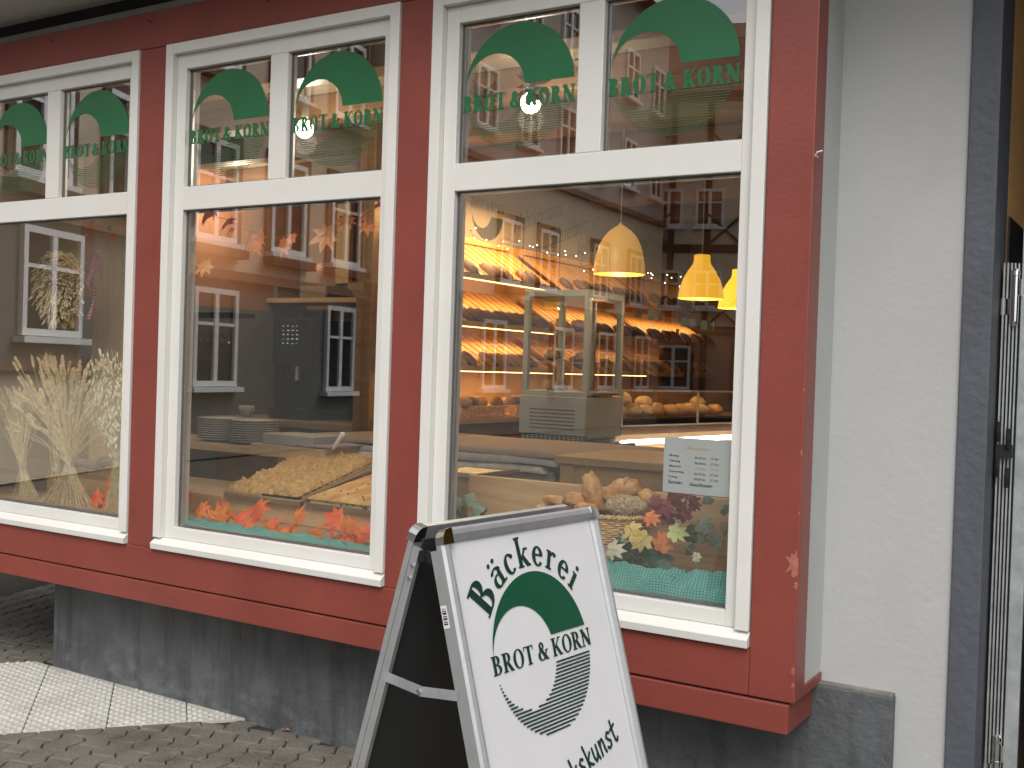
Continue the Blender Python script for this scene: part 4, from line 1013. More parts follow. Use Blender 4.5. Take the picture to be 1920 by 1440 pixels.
MB().box(x0+.036, x1-.036, y0+.01, y0+.014, 1.461, zt-.041).build('door_glass', FGLASS, f)
MB().box(x1-.020, x1-.016, y0+.036, y1-.036, 1.461, zt-.041).build('side_glass', FGLASS, f)
MB().box(x0+.016, x0+.020, y0+.036, y1-.036, 1.461, zt-.041).build('side_glass', FGLASS, f)
for z in (1.63, 1.81):
    MB().box(x0+.03, x1-.03, y0+.04, y1-.04, z, z+.005).build('wire_shelf', METAL, f)
m = MB(); m.box(x0+.24, x0+.275, y1-.06, y1-.04, 1.465, zt-.045); m.box(x1-.01, x1+.006, y0+.05, y1-.05, 1.44, 1.45); m.build('shelf_rail', METAL, f)
MB().box(x1+.0021, x1+.006, y0+.01, y1-.01, 1.19, 1.21).build('trim', FRW, f)
pl_ = mat('paper_bag', (.70, .42, .34), .7, 40, .3)
for k, (x, z, s, mt) in enumerate(((-3.30, 1.46, .055, 'c'), (-3.23, 1.46, .05, 'c'), (-3.09, 1.637, .05, 'c'), (-3.11, 1.817, .06, 'p'), (-3.30, 1.637, .06, 'c'))):
    m = MB(); m.blob((x, 2.56, z+s*.62), s, s*.8, s*.6, None, 12, 8, .25, k); 
    tag(m.build('bread_roll' if mt == 'c' else 'paper_bag', mat('crust_pale', (.58, .36, .15), .6, 25, .25) if mt == 'c' else pl_, smooth=True),
        ['floury bread roll at the left bottom of the display fridge', 'second floury roll on the floor of the display fridge', 'cut bread roll on the lower right wire shelf of the fridge', 'pink paper bag on the upper wire shelf of the fridge', 'round loaf on the lower left wire shelf of the fridge'][k], 'bread roll' if mt == 'c' else 'paper bag')
st_ = thing('fridge_stand', 'dark low stand carrying the display fridge', 'stand', (-3.2, 2.6, .5))
MB().box(-3.50, -2.9, 2.3, 2.95, 1.10, 1.148).build('top', BLACK, st_); MB().box(-3.45, -2.95, 2.35, 2.9, .50, 1.099).build('body', mat('stand_brown', (.10, .065, .04), .6), st_)
tb = thing('wooden_table', 'light oak table with deep apron in the right window', 'table', (-2.0, 1.4, .5))
OAK = wood_mat('oak', (.40, .27, .125), (.29, .185, .085), 0, .45)
MB().box(-2.41, -1.15, 1.05, 1.75, 1.165, 1.20).build('table_top', OAK, tb, bevel=.003)
MB().box(-2.38, -1.18, 1.075, 1.10, 1.04, 1.1645).build('apron', OAK, tb, bevel=.002)
for x, y in ((-2.39, 1.066), (-1.25, 1.066), (-2.39, 1.66), (-1.25, 1.66)): MB().box(x, x+.07, y, y+.07, .50, 1.1645).build('leg', OAK, tb, bevel=.002)
# proofing cloths on a metal rack
ck = thing('proofing_rack', 'low grey metal rack holding folded baking cloths', 'rack', (-3.2, 1.5, .5))
m = MB(); m.box(-4.0, -2.46, 1.15, 1.16, 1.065, 1.105); m.box(-4.0, -2.46, 1.16, 1.95, 1.065, 1.075); m.box(-4.0, -2.46, 1.14, 1.155, 1.10, 1.108); m.build('tray', mat('grey_tray', (.22, .235, .22), .4, 5, .1), ck, bevel=.003)
for x in (-3.9, -2.56):
    for y in (1.2, 1.88): MB().box(x, x+.04, y, y+.04, .50, 1.0645).build('leg', METAL, ck)
MB().blob((-2.62, 1.17, 1.04), .05, .03, .022, None, 14, 8).build('caster', mat('castor_grey', (.25, .26, .25), .4), ck, smooth=True)
def folded(lab, col, x0, x1, y0, y1, z0, z1, seed, dr=0):
    m = MB(); nx, ny = 50, 30
    mt = mat('cloth_'+str(seed), col, .95, 30, .1, .4, 90)
    for i in range(nx+1):
        for j in range(ny+1):
            u = i/nx; v = j/ny; q = Vector((u*3, v*2, seed))
            x = x0+(x1-x0)*u+.02*noise.noise(q+Vector((5, 0, 0)))*(1 if u > .9 or u < .1 else 0)
            y = y0+(y1-y0)*v+(.015*noise.noise(Vector((u*6, 0, seed))) if v < .1 else 0)
            z = z1-.004+.012*noise.noise(q*1.3)
            if j == 0: z = z0+.008*noise.noise(Vector((u*5, 1, seed)))-dr*max(0, math.sin(u*PI*1.0))**3
            if i == nx: z = z0
            m.v.append((x, y, z))
    for i in range(nx):
        for j in range(ny): a = i*(ny+1)+j; m.f.append((a, a+ny+1, a+ny+2, a+1)); m.m.append(0)
    o = m.build('baking_cloth', mt, None, smooth=True); s = o.modifiers.new('thick', 'SOLIDIFY'); s.thickness = .006; s.offset = -1
    return tag(o, lab, 'cloth')
folded('lowest cream baking cloth drooping over the edge of the grey tray', (.44, .42, .36), -3.95, -2.50, 1.11, 1.85, 1.106, 1.135, 1, .028)
folded('middle grey blue baking cloth of the pile in front of the display fridge', (.30, .30, .31), -3.98, -2.44, 1.13, 1.9, 1.140, 1.170, 2)
folded('topmost brown grey baking cloth of the pile in front of the display fridge', (.27, .215, .175), -4.0, -2.20, 1.16, 1.98, 1.175, 1.203, 3)
mt_ = MB(); mt_.box(-2.76, -2.48, .52, .86, 1.128, 1.132); mt_.box(-2.76, -2.48, .517, .52, 1.128, 1.146); mt_.box(-2.48, -2.477, .52, .86, 1.128, 1.146)
tag(mt_.build('metal_sheet', METAL, bevel=.001), 'corner of an empty metal baking sheet left behind the pine board', 'baking tray')
ms = thing('sheet_stand', 'narrow wooden stand below the empty baking sheet', 'stand', (-2.9, .7, .5))
MB().box(-2.74, -2.5, .54, .84, .50, 1.1275).build('cabinet', WOODL, ms)

# ================================================================ wicker basket with breads
WICK = mat('wicker', (.74, .47, .22), .6, 50, .35); CR = [mat('crust_a', (.74, .44, .17), .4, 22, .35, .4, 60, col2=(.42, .16, .045)), mat('crust_b', (.78, .62, .38), .75, 110, .4, .8, 160, col2=(.26, .13, .05)), mat('crust_c', (.66, .40, .17), .5, 18, .25, col2=(.42, .20, .06))]
bc = at(1105, 992, .34); bc.z = 0.965
bk_ = thing('bread_basket', 'oval wicker basket full of loaves behind the pavement sign', 'basket', bc)
A_, B_ = .185, .085; wv = MB()
for r in range(11):
    z = bc.z+.006+r*.0082; k_ = 1+r*.012; ph = (r % 2)*PI; P = []
    for j in range(97): t = 2*PI*j/96; o = 1+.022*math.cos(24*t+ph); P.append((bc.x+A_*k_*o*math.cos(t), bc.y+B_*k_*o*math.sin(t), z))
    wv.tube(P, .0042, 5, False)
wv.build('weave', WICK, bk_, smooth=True)
rim = MB()
for q in (0, 1):
    P = []
    for j in range(121): t = 2*PI*j/120; P.append((bc.x+(A_*1.15+.006*math.cos(30*t+q*PI))*math.cos(t), bc.y+(B_*1.17+.006*math.cos(30*t+q*PI))*math.sin(t), bc.z+.100+.005*math.sin(30*t+q*PI)))
    rim.tube(P, .006, 6, False)
rim.build('rim', WICK, bk_, smooth=True)
sv = MB()
for j in range(48): t = 2*PI*j/48; sv.tube([(bc.x+A_*math.cos(t), bc.y+B_*math.sin(t), bc.z), (bc.x+A_*1.13*math.cos(t), bc.y+B_*1.13*math.sin(t), bc.z+.10)], .0025, 4)
sv.build('stakes', WICK, bk_)
ins = MB(); ins.lathe([(0, .0), (.95, 0), (1.08, .09)], 32, Matrix.Translation(bc) @ Matrix.Diagonal((A_, B_, 1, 1)), False); ins.build('lining', mat('lining', (.12, .07, .035), .9), bk_)
tag(MB().box(bc.x-.2, bc.x+.2, bc.y-.09, .449, .8455, .963).build('riser_block', WOODL, bevel=.003), 'wooden riser block under the wicker bread basket', 'riser')
def loaf(px, py, Y, rx, ry, rz, rz_, ry_, mi, lab, seed, slash=0):
    c = at(px, py, Y); M = Matrix.Rotation(rz_, 3, 'Z') @ Matrix.Rotation(ry_, 3, 'Y'); m = MB(); m.blob(c, rx, ry, rz, M, 28, 16, .22, seed)
    o = m.build('loaf', CR[mi], None, smooth=True)
    if slash:
        s = MB()
        for k in range(slash):
            u = (k-(slash-1)/2)*rx*.6
            pts = [c+M @ Vector((u-.014, ry*math.cos(t)*-.75, abs(rz)*math.sin(t)*1.0+.002)) for t in [PI*.25, PI*.4, PI*.5, PI*.6, PI*.75]]
            s.tube([c+M @ Vector((u+.012*math.sin(t), -ry*.9*math.cos(t), rz*.95*math.sin(t))) for t in [.5+2.1*q/6 for q in range(7)]], [.002, .006, .008, .008, .008, .006, .002], 6)
        s.build('score_mark', CR[2] if mi != 2 else mat('score_pale', (.72, .55, .32), .8), o, smooth=True)
    return tag(o, lab, 'bread', 'loaves in the wicker basket')
loaf(1112, 925, .36, .040, .036, .075, 0, -.35, 0, 'upright shiny brown loaf with pale split leftmost of the tall loaves', 1, 0)
loaf(1165, 922, .38, .078, .036, .042, .1, -.35, 0, 'glossy plaited white loaf lying at the back of the basket', 2, 2)
loaf(1172, 950, .33, .078, .045, .042, .1, -.08, 1, 'round wholegrain loaf covered in pale oat flakes at the basket front', 3)
loaf(1082, 940, .36, .065, .036, .032, 0, .05, 0, 'seeded brown roll beside the upright loaf', 4)
loaf(1045, 940, .37, .060, .030, .020, 0, .1, 0, 'flat reddish brown loaf at the left rim of the basket', 5)
loaf(1218, 935, .37, .045, .035, .03, 0, .4, 0, 'small crusty roll at the right rim of the basket', 6)
loaf(1100, 955, .31, .05, .04, .025, 0, 0, 0, 'brown roll low in the basket above the sign edge', 7)
# clear wrap over the breads
# opening hours sheet
PAPER = mat('paper', (.60, .64, .63), .6, 3, .02)
hx0, hx1, hz0, hz1 = -1.441, -1.198, 1.200, 1.379
hp = thing('opening_hours_sheet', 'pale blue grey sheet with opening hours taped inside the right window', 'notice', (hx0, .06, hz0))
MB().box(hx0, hx1, .0500, .0508, hz0, hz1).build('sheet', PAPER, hp)
IN = mat('ink_black', (.03, .03, .035), .6); IO = mat('ink_orange', (.75, .42, .18), .6)
def ptxt(t, x, z, s, m, al='LEFT', sh=0, b=.0): font_mesh(t, s, (x, .0499, z), (1, 0, 0), (0, 0, 1), (0, -1, 0), hp, 'print', m, shear=sh, bold=b, align=al)
ptxt('Öffnungs Zeiten', hx0+.075, hz1-.036, .0125, IO, sh=.3)
rows = ['Montag', 'Dienstag', 'Mittwoch', 'Donnerstag', 'Freitag']
for k, r in enumerate(rows):
    z = hz1-.062-k*.0172; ptxt(r, hx0+.020, z, .0108, IN, b=.0001)
    q = IO if k == 2 else IN; ptxt('06:30 bis', hx0+.108, z-.003, .0105, q, b=.0001); ptxt('17 Uhr', hx0+.160, z-.003, .0105, q, b=.0001)
ptxt('Samstag', hx0+.018, hz1-.150, .0155, IN, sh=.15, b=.0003); ptxt('Geschlossen', hx0+.092, hz1-.153, .0155, IN, sh=.15, b=.0003)

# ================================================================ bread rack along the partition
LED = emis('led_strip', (1.0, .62, .22), 5)
rk = thing('bread_rack', 'tall wooden bread rack with slanted slatted shelves and warm light strips', 'rack', (-3.9, 3.4, .5))
def area(name, loc, sx, sy, e, col, rot, parent, shape='RECTANGLE'):
    l = bpy.data.lights.new(name, 'AREA'); l.shape = shape; l.size = sx; l.size_y = sy; l.energy = e; l.color = col
    o = bpy.data.objects.new(name, l); COL.objects.link(o); o.location = loc; o.rotation_euler = rot; o.parent = parent
    if parent is not None: o.matrix_parent_inverse = Matrix.Translation(-parent.location)
    return o
secs = [(1.93, 3.27), (3.46, 4.80), (4.95, 6.3)]
RKB = mat('rack_back', (.50, .30, .12), .7, 4, .1)
for si, (ya, yb) in enumerate(secs):
    for ti, (zf, zk) in enumerate(((2.135, 2.40), (1.845, 2.08), (1.575, 1.80))):
        s = MB(); n = 15
        for k in range(n):
            y = ya+(yb-ya-.03)*k/(n-1); w_ = (yb-ya)/n*.80
            a = Vector((-4.09, y, zk)); b = Vector((-3.70, y, zf)); s.bar(a, b, w_, .012, (0, 0, 1))
        s.build('slatted_shelf', WOODW, rk)
        r = MB(); r.box(-3.705, -3.685, ya, yb, zf-.012, zf+.020); r.build('front_rail', WOODW, rk)
        e = MB(); e.box(-3.700, -3.692, ya, yb, zf-.019, zf-.0135); e.build('light_strip', LED if si == 0 or ti == 2 and si == 1 else ALU, rk)
        area('strip_light', (-3.90, (ya+yb)/2, zf-.06), .02, yb-ya, (2.6, .8, .2)[si] if ti else 2.6, (1, .60, .24), (0, math.radians(12), 0), rk)
    for y in (ya-.025, yb+.0): MB().box(-4.09, -3.70, y, y+.024, .5, 1.24).build('side_panel', WOODW, rk)
    MB().box(-4.095, -4.06, ya, yb, 2.40, 2.44).build('top_rail', WOODW, rk)
    area('top_light', (-3.80, (ya+yb)/2, 2.62), .03, yb-ya, (24, 3.0, .5)[si], (1, .60, .25), (0, math.radians(14), 0), rk)
MB().box(-4.09, -3.68, 1.90, 6.35, 1.24, 1.275).build('counter_top', WOODW, rk, bevel=.003)
MB().box(-4.085, -3.72, 1.93, 6.3, .5, 1.2395).build('cabinet', mat('rack_cabinet', (.16, .09, .045), .6, 5, .1), rk)
MB().box(-4.098, -4.092, 1.9, 6.35, 1.28, 2.44).build('rack_back', RKB, rk)
# loaves lying at the lower lip of the shelves
LO = [mat('loaf_backlit', (.070, .036, .018), .6, 18, .35), mat('loaf_brown', (.14, .070, .030), .6, 18, .3), mat('loaf_floury', (.30, .19, .10), .75, 22, .35)]  # crust colours darkened so the rack loaves look like backlit silhouettes
protos = []
for k in range(3):
    m = MB(); m.blob((0, 0, 0), .075, .036, .030, None, 16, 10, .18, k*3); o = m.build('loaf', LO[k], None, smooth=True); protos.append([o, False])
def place(k, loc, rz, ry, lab, grp, sc=1.0):
    o, used = protos[k]
    if used: o = o.copy(); COL.objects.link(o)
    else: protos[k][1] = True
    o.location = loc; o.rotation_euler = (0, ry, rz); o.scale = (sc, sc, sc); return tag(o, lab, 'bread', grp)
R = random.Random(11)
tl_ = {0: 'top', 1: 'middle', 2: 'lowest'}; cn = {0: 'dark brown', 1: 'golden brown', 2: 'floury'}
for si, (ya, yb) in enumerate(secs):
    for ti, zf in enumerate((2.135, 1.845, 1.575)):
        y = ya+.06
        while y < yb-.04:
            k = R.choice((0, 0, 1) if ti < 2 else (1, 2, 2))
            place(k, (-3.745+R.uniform(-.01, .01), y, zf+.058), 0+R.uniform(-.1, .1), .62, f'{cn[k]} loaf in the row on the {tl_[ti]} shelf of the {("near", "middle", "far")[si]} rack bay', f'{cn[k]} loaves on the {tl_[ti]} shelf of the {("near", "middle", "far")[si]} rack bay', R.uniform(.9, 1.05)); y += R.uniform(.078, .10) if R.random() < .7 else .22
# fairy lights along the rack
fl = thing('fairy_lights', 'wire of tiny warm fairy lights strung along the top of the bread rack', 'fairy lights', (-3.8, 3.5, 2.4))
P = []; 
for k in range(64): y = 2.0+4.2*k/63; P.append(Vector((-3.93+.06*math.sin(k*1.1), y, 2.42+.035*math.sin(k*.9)+.03*R.random()-.00)))
MB().tube(P, .0018, 4, False).build('wire', IRON, fl)
bm_ = MB(); bm_.blob((0, 0, 0), .0033, .0033, .0033, None, 8, 6); b0 = bm_.build('bulb', emis('fairy', (1, .75, .45), 25), fl, smooth=True); b0.location = P[0]
for k in range(1, 40):
    c = b0.copy(); COL.objects.link(c); p = P[int(k*63/40)]; c.location = p+Vector((R.uniform(0, .05), 0, R.uniform(-.05, .04)))
# wall lettering over the rack
WG = mat('wall_print_grey', (.03, .03, .028), .8); EM = thing('wall_lettering', 'grey brushed bread names and round emblem painted on the wall above the rack', 'wall lettering', (-4.1, 3, 2.7))
up, lo = crescent(.20, 10); t1, _ = word('BROT & KORN', .07, .42, .9); t2 = Ink(); t2.add(t1, lambda u, v: (u-.21, v-.08))
low = Ink(); low.add(up, lambda u, v: (-u*-1, -v-.08)) 
ink_mesh([(low, 0), (t2, 0)], (-4.0985, 3.02, 2.735), (0, 1, 0), (0, 0, 1), (1, 0, 0)).build('round_emblem', WG, EM)
for t, y, z, s in (('Mehrkornbrot', 3.36, 2.545, .20), ('Elsässerbrötchen', 3.86, 2.50, .20), ('Vollkornbrot', 4.30, 2.46, .20), ('Laugenbrezeln', 5.0, 2.5, .20)):
    font_mesh(t, s, (-4.0988, y, z), Vector((0, .95, .30)).normalized(), Vector((0, -.0, 1)), (1, 0, 0), EM, 'brush_lettering', WG, shear=.25, sx=.62, bold=-.002)
# baskets on the counter under the rack
def crate(c, sx, sy, h, lab, n=6, grp=None, seed=1):
    t = thing('wicker_tray', lab, 'basket', c, grp); m = MB()
    for r in range(int(h/.012)):
        z = c[2]+.006+r*.012; P = []
        cor = [(-sx/2, -sy/2), (sx/2, -sy/2), (sx/2, sy/2), (-sx/2, sy/2), (-sx/2, -sy/2)]
        for a, b in zip(cor, cor[1:]):
            for j in range(14): u = j/14; w_ = .003*math.cos(j*PI+r*PI); P.append((c[0]+a[0]+(b[0]-a[0])*u+(w_ if a[0] == b[0] else 0), c[1]+a[1]+(b[1]-a[1])*u+(w_ if a[1] == b[1] else 0), z))
        m.tube(P, .006, 4, False)
    m.build('weave', WICK, t); MB().box(c[0]-sx/2, c[0]+sx/2, c[1]-sy/2, c[1]+sy/2, c[2], c[2]+.006).build('base', WICK, t)
    R2 = random.Random(seed)
    for k in range(n):
        o = MB(); s = R2.uniform(.036, .048); o.blob((0, 0, 0), s*1.25, s, s*.8, None, 12, 8, .2, k)
        ob = o.build('bread_roll', [LO[2], CR[2], LO[1]][k % 3], None, smooth=True)
        ob.location = (c[0]+R2.uniform(-sx*.35, sx*.35), c[1]-sy/2+sy*(k+.5)/n, c[2]+h+s*.3+R2.uniform(-.01, .012)); ob.rotation_euler = (0, 0, R2.random()*3)
        tag(ob, 'round roll in the '+lab.replace('holding rolls ', ''), 'bread roll', 'rolls in the '+lab.replace('holding rolls ', ''))
    return t
crate((-3.80, 2.45, 1.276), .18, .50, .075, 'flat wicker basket holding rolls on the rack counter nearest the window', 7, None, 2)
crate((-3.80, 3.05, 1.276), .18, .42, .075, 'flat wicker basket holding rolls on the rack counter beside the display fridge', 6, None, 3)
# ================================================================ glass case with bread and the tube lamp
ga = math.atan2(1.42, .24); gu = Vector((math.cos(ga), math.sin(ga), 0)); gn = Vector((math.sin(ga), -math.cos(ga), 0)); GO = Vector((-2.985, 2.95, 0))
MG = Matrix(((gu.x, -gn.x, 0, GO.x), (gu.y, -gn.y, 0, GO.y), (0, 0, 1, 0), (0, 0, 0, 1)))
gc = thing('counter_case', 'shop counter with glass bread case and bright tube lamp below it', 'counter', (GO.x, GO.y, .5))
GL_ = 3.0
WARMB = mat('warm_counter', (.50, .28, .09), .5, 5, .1)
m = MB(); m.box(0, GL_, .02, .55, 1.19, 1.24, MG); m.build('counter_top', mat('case_brown', (.12, .06, .035), .4, 5, .2), gc)
MB().box(0, GL_, .10, .54, .5, 1.1895, MG).build('counter_front', WARMB, gc)
m = MB(); m.box(0, GL_, .02, .03, 1.2405, 1.25, MG); m.box(0, GL_, .02, .035, 1.465, 1.475, MG)
for k in (0, .9, 1.8, 2.98): m.box(k, k+.014, .02, .032, 1.25, 1.465, MG)
m.build('case_frame', mat('case_trim', (.50, .47, .40), .4, metal=.3), gc)
MB().box(.0, GL_, .022, .026, 1.251, 1.464, MG).build('case_glass', FGLASS, gc)
MB().box(.0, GL_, .06, .5, 1.285, 1.295, MG).build('case_shelf', mat('shelf_wicker', (.20, .13, .06), .7, 60, .4), gc)
MB().box(.0, GL_, .5, .51, 1.241, 1.46, MG).build('case_back', mat('case_back', (.25, .16, .10), .6), gc)
R = random.Random(5); rolls = [mat('roll_floury', (.66, .52, .34), .8, 18, .2), mat('roll_gold', (.62, .38, .16), .6, 14, .25)]
rp = []
for k in range(2):
    m = MB(); m.blob((0, 0, 0), .062, .055, .042, None, 16, 10, .15, k); o = m.build('bread_roll', rolls[k], None, smooth=True); rp.append([o, False])
for k, (u, v, z, s, q) in enumerate([(.10, .12, 0, 1, 0), (.26, .12, 0, 1.1, 0), (.22, .18, .065, 1.2, 0), (.40, .12, 0, 1, 0), (.55, .13, 0, 1.15, 1), (.50, .2, .055, 1, 0), (.70, .12, 0, 1, 1), (.84, .13, 0, 1.05, 1), (.98, .14, 0, 1.1, 1), (1.12, .13, 0, 1, 0), (1.18, .2, .05, 1, 1), (1.30, .13, 0, 1, 1), (1.95, .12, 0, 1.2, 1), (2.1, .14, .0, 1.2, 1), (2.03, .2, .07, 1.2, 0), (2.25, .12, 0, 1.2, 1), (2.2, .2, .07, 1.1, 1), (2.4, .12, 0, 1.2, 1)]):
    o, us = rp[q]
    if us: o = o.copy(); COL.objects.link(o)
    else: rp[q][1] = True
    o.location = MG @ Vector((u, v, 1.295+.038*s+z)); o.scale = (s, s, s); o.rotation_euler = (0, 0, R.random()*3)
    g_ = f'{("floury", "golden")[q]} rolls {"heaped at the far end of" if u > 1.5 else "along"} the glass case'
    tag(o, f'{("floury", "golden")[q]} roll {"heaped at the far end of" if u > 1.5 else "lying along"} the glass counter case', 'bread roll', g_)
tu = MB(); a = MG @ Vector((-.06, -.03, 1.145)); b = MG @ Vector((1.8, -.03, 1.150)); tu.tube([a, b], .016, 12); tu.build('tube_lamp', emis('tube_white', (1, .93, .80), 9), gc, smooth=True)
area('tube_glow', tuple(MG @ Vector((.9, -.00, 1.12))), .02, 1.8, 6, (1, .85, .62), (0, 0, ga-PI/2), gc)
# ================================================================ pendant lamps
SH = bpy.data.materials.new('lamp_shade_lit'); SH.use_nodes = True; b = SH.node_tree.nodes['Principled BSDF']
b.inputs['Base Color'].default_value = (.62, .33, .05, 1); b.inputs['Roughness'].default_value = .35; b.inputs['Emission Color'].default_value = (1, .52, .05, 1); b.inputs['Emission Strength'].default_value = .55
def pendant(px, py, Y, D, lab, e, energy, col=(1, .52, .05), dome=False):
    c = at(px, py, Y); t = thing('pendant_lamp', lab, 'lamp', c, 'row of yellow pendant lamps over the counter'); M = Matrix.Translation(c); r = D/2
    sm = SH.copy(); sm.node_tree.nodes['Principled BSDF'].inputs['Emission Strength'].default_value = e
    sm.node_tree.nodes['Principled BSDF'].inputs['Emission Color'].default_value = (*col, 1)
    pr = [(r, 0), (r*.985, .03*D), (r*.93, .22*D), (r*.80, .42*D), (r*.60, .60*D), (r*.40, .74*D), (r*.355, .82*D), (r*.35, .94*D), (r*.33, .95*D)]
    if dome: pr = [(r, 0), (r*.99, .04*D), (r*.96, .2*D), (r*.90, .38*D), (r*.79, .56*D), (r*.63, .71*D), (r*.44, .82*D), (r*.22, .90*D), (r*.06, .95*D)]
    MB().lathe(pr+[(a-.003, z-.002) for a, z in pr[::-1]], 40, M, False).build('shade', sm, t, smooth=True)
    MB().lathe([(0, .95*D), (r*(.1 if dome else .33), .95*D), (r*(.07 if dome else .2), .97*D), (.004, 1.0*D), (0, 1.0*D)], 20, M, False).build('cap', PLT, t, smooth=True)
    MB().tube([c+Vector((0, 0, D)), Vector((c.x, c.y, 3.04))], .003, 6).build('cable', mat('cable_white', (.45, .42, .38), .6), t)
    MB().blob(c+Vector((0, 0, D*.42)), .03, .03, .04, None, 14, 8).build('light_bulb', emis('bulb_glow', (1, .8, .5), 8), t, smooth=True)
    l = bpy.data.lights.new('bulb_light', 'POINT'); l.energy = energy; l.color = (1, .74, .42); l.shadow_soft_size = .04
    o = bpy.data.objects.new('bulb_light', l); COL.objects.link(o); o.location = c+Vector((0, 0, .02)); o.parent = t; o.matrix_parent_inverse = Matrix.Translation(-c)
pendant(1161, 514, 2.15, .285, 'largest and palest yellow pendant lamp left above the display fridge', .34, 4, (1, .50, .10), True)
pendant(1314, 560, 3.15, .285, 'bright amber pendant lamp in the middle of the row', .75, 6, (1, .50, .03))
pendant(1384, 578, 4.1, .285, 'brightest yellow pendant lamp half hidden by the right window jamb', 1.1, 6, (1, .66, .03))
# ceiling bulbs near the glass
def spot(px, py, Y, lab, e, halo=True):
    c = at(px, py, Y); t = thing('ceiling_spot', lab, 'lamp', c, None); M = Matrix.Translation(c)
    MB().lathe([(.018, .06), (.022, .10), (.022, .14), (0, .14)], 16, M, False).build('socket', PLT, t, smooth=True)
    MB().tube([c+Vector((0, 0, .14)), (c.x, c.y, 3.04)], .006, 6).build('stem', PLT, t)
    MB().blob(c, .046, .046, .048, None, 20, 12).build('bulb', emis('spot_glow', (1, .90, .62), 14), t, smooth=True)
    l = bpy.data.lights.new('spot_light', 'POINT'); l.energy = e; l.color = (1, .86, .66); l.shadow_soft_size = .06
    o = bpy.data.objects.new('spot_light', l); COL.objects.link(o); o.location = c+Vector((0, 0, -.07)); o.parent = t; o.matrix_parent_inverse = Matrix.Translation(-c)
spot(571, 242, 1.0, 'round glowing ceiling bulb seen through the upper right pane of the middle window', 13)
for (x, y, lab) in ((-6.0, 2.55, 'added fill bulb before the peach back wall, unseen behind the window transom'),):  # unseen fill lamp, added only to brighten the middle room
    k = (y+3.2474)/3.29; P_px = None
    c = Vector((x, y, 1.585+.69*k)); t = thing('ceiling_spot', lab, 'lamp', c, None); M = Matrix.Translation(c)
    MB().blob(c, .046, .046, .048, None, 20, 12).build('bulb', emis('spot_glow', (1, .90, .62), 14), t, smooth=True)
    MB().tube([c+Vector((0, 0, .05)), (c.x, c.y, 3.04)], .008, 6).build('stem', PLT, t)
    l = bpy.data.lights.new('spot_light', 'POINT'); l.energy = 17 if x > -7 else 9; l.color = (1, .80, .56); l.shadow_soft_size = .06
    o = bpy.data.objects.new('spot_light', l); COL.objects.link(o); o.location = c+Vector((0, 0, -.07)); o.parent = t; o.matrix_parent_inverse = Matrix.Translation(-c)
spot(995, 193, 1.0, 'round glowing ceiling bulb seen through the upper left pane of the right window', 12)
# hanging tags, sunflower tuft, back room things
ts = thing('price_tag_string', 'string with small dark green tags hanging across the shop', 'string', at(1250, 590, 4.2))
P = [at(x, y, 4.2) for x, y in ((1185, 572), (1200, 578), (1240, 585), (1280, 595), (1320, 607), (1360, 612), (1390, 610))]
MB().tube(P, .0015, 4, False).build('cord', IRON, ts)
for x, y in ((1198, 586), (1222, 590), (1237, 592), (1283, 603), (1298, 606), (1320, 609), (1333, 611)):
    p = at(x, y, 4.2); M = Matrix.Translation(p) @ Matrix.Rotation(rnd.uniform(-.5, .5), 4, 'Z'); MB().box(-.026, .026, -.002, .002, -.035, .03, M).build('tag', mat('tag_green', (.035, .06, .055), .6), ts)
for (px, py) in ((905, 183), (1000, 160)):
    c = at(px, py, .45); t = thing('flower_tuft', 'dried %s flower tuft hanging under the ceiling of the right window' % ('orange' if px > 950 else 'yellow'), 'flower', c); m = MB(); R = random.Random(px)
    for k in range(40):
        d = Vector((R.uniform(-1, 1), R.uniform(-1, 1), R.uniform(-1, .6))).normalized(); m.poly([c, c+d*.05+d.orthogonal().normalized()*.010, c+d*.085, c+d*.05-d.orthogonal().normalized()*.010], d.orthogonal().cross(d).normalized(), .001)
    m.build('petals', mat('petal_%d' % px, (.62, .34, .06) if px > 950 else (.60, .46, .14), .6), t, fix=True); MB().tube([c, Vector((c.x, c.y, 2.9))], .001, 4).build('thread', STALK, t)
ap = thing('drawer_cabinet', 'narrow grey cabinet with shallow drawers against the back wall', 'cabinet', (-4.0, 6.2, .5))
m = MB(); u0, u1 = at(1182, 700, 6.1), at(1213, 700, 6.1); m.box(u0.x, u1.x, 6.1, 6.5, .5, at(1190, 650, 6.1).z); m.build('cabinet_body', mat('cab_grey', (.30, .28, .27), .5), ap)
for k in range(5): z = at(1190, 700, 6.1).z+k*.14-.1; MB().box(u0.x+.02, u1.x-.02, 6.085, 6.099, z, z+.11).build('drawer', mat('drawer_grey', (.42, .40, .38), .4), ap, bevel=.003)
dr = thing('staff_door', 'pale yellow door at the far end of the shop behind the pendant lamps', 'door', (-3.2, 6.55, .5))
u0, u1 = at(1262, 600, 6.55), at(1290, 600, 6.55); MB().box(u0.x, u1.x, 6.55, 6.595, .5, 2.35).build('door_leaf', mat('door_yellow', (.55, .42, .22), .5), dr, bevel=.004)
MB().tube([(u0.x+.05, 6.54, 1.5), (u0.x+.05, 6.50, 1.5), (u0.x+.14, 6.50, 1.5)], .008, 8).build('handle', METAL, dr)
jk = thing('hanging_jacket', 'dark jacket hanging on a coat stand at the back of the shop', 'jacket', at(1262, 700, 5.6)); c = at(1268, 690, 5.6); m = MB()
m.lathe([(.02, .26), (.10, .22), (.16, .10), (.15, -.1), (.17, -.30), (.14, -.34)], 18, Matrix.Translation(c) @ Matrix.Diagonal((1, .5, 1, 1))); m.build('coat', mat('coat_dark', (.05, .035, .03), .8, 8, .3), jk, smooth=True)
MB().tube([(c.x, c.y, .5), (c.x, c.y, c.z+.34)], .015, 8).build('stand', WOODB, jk)

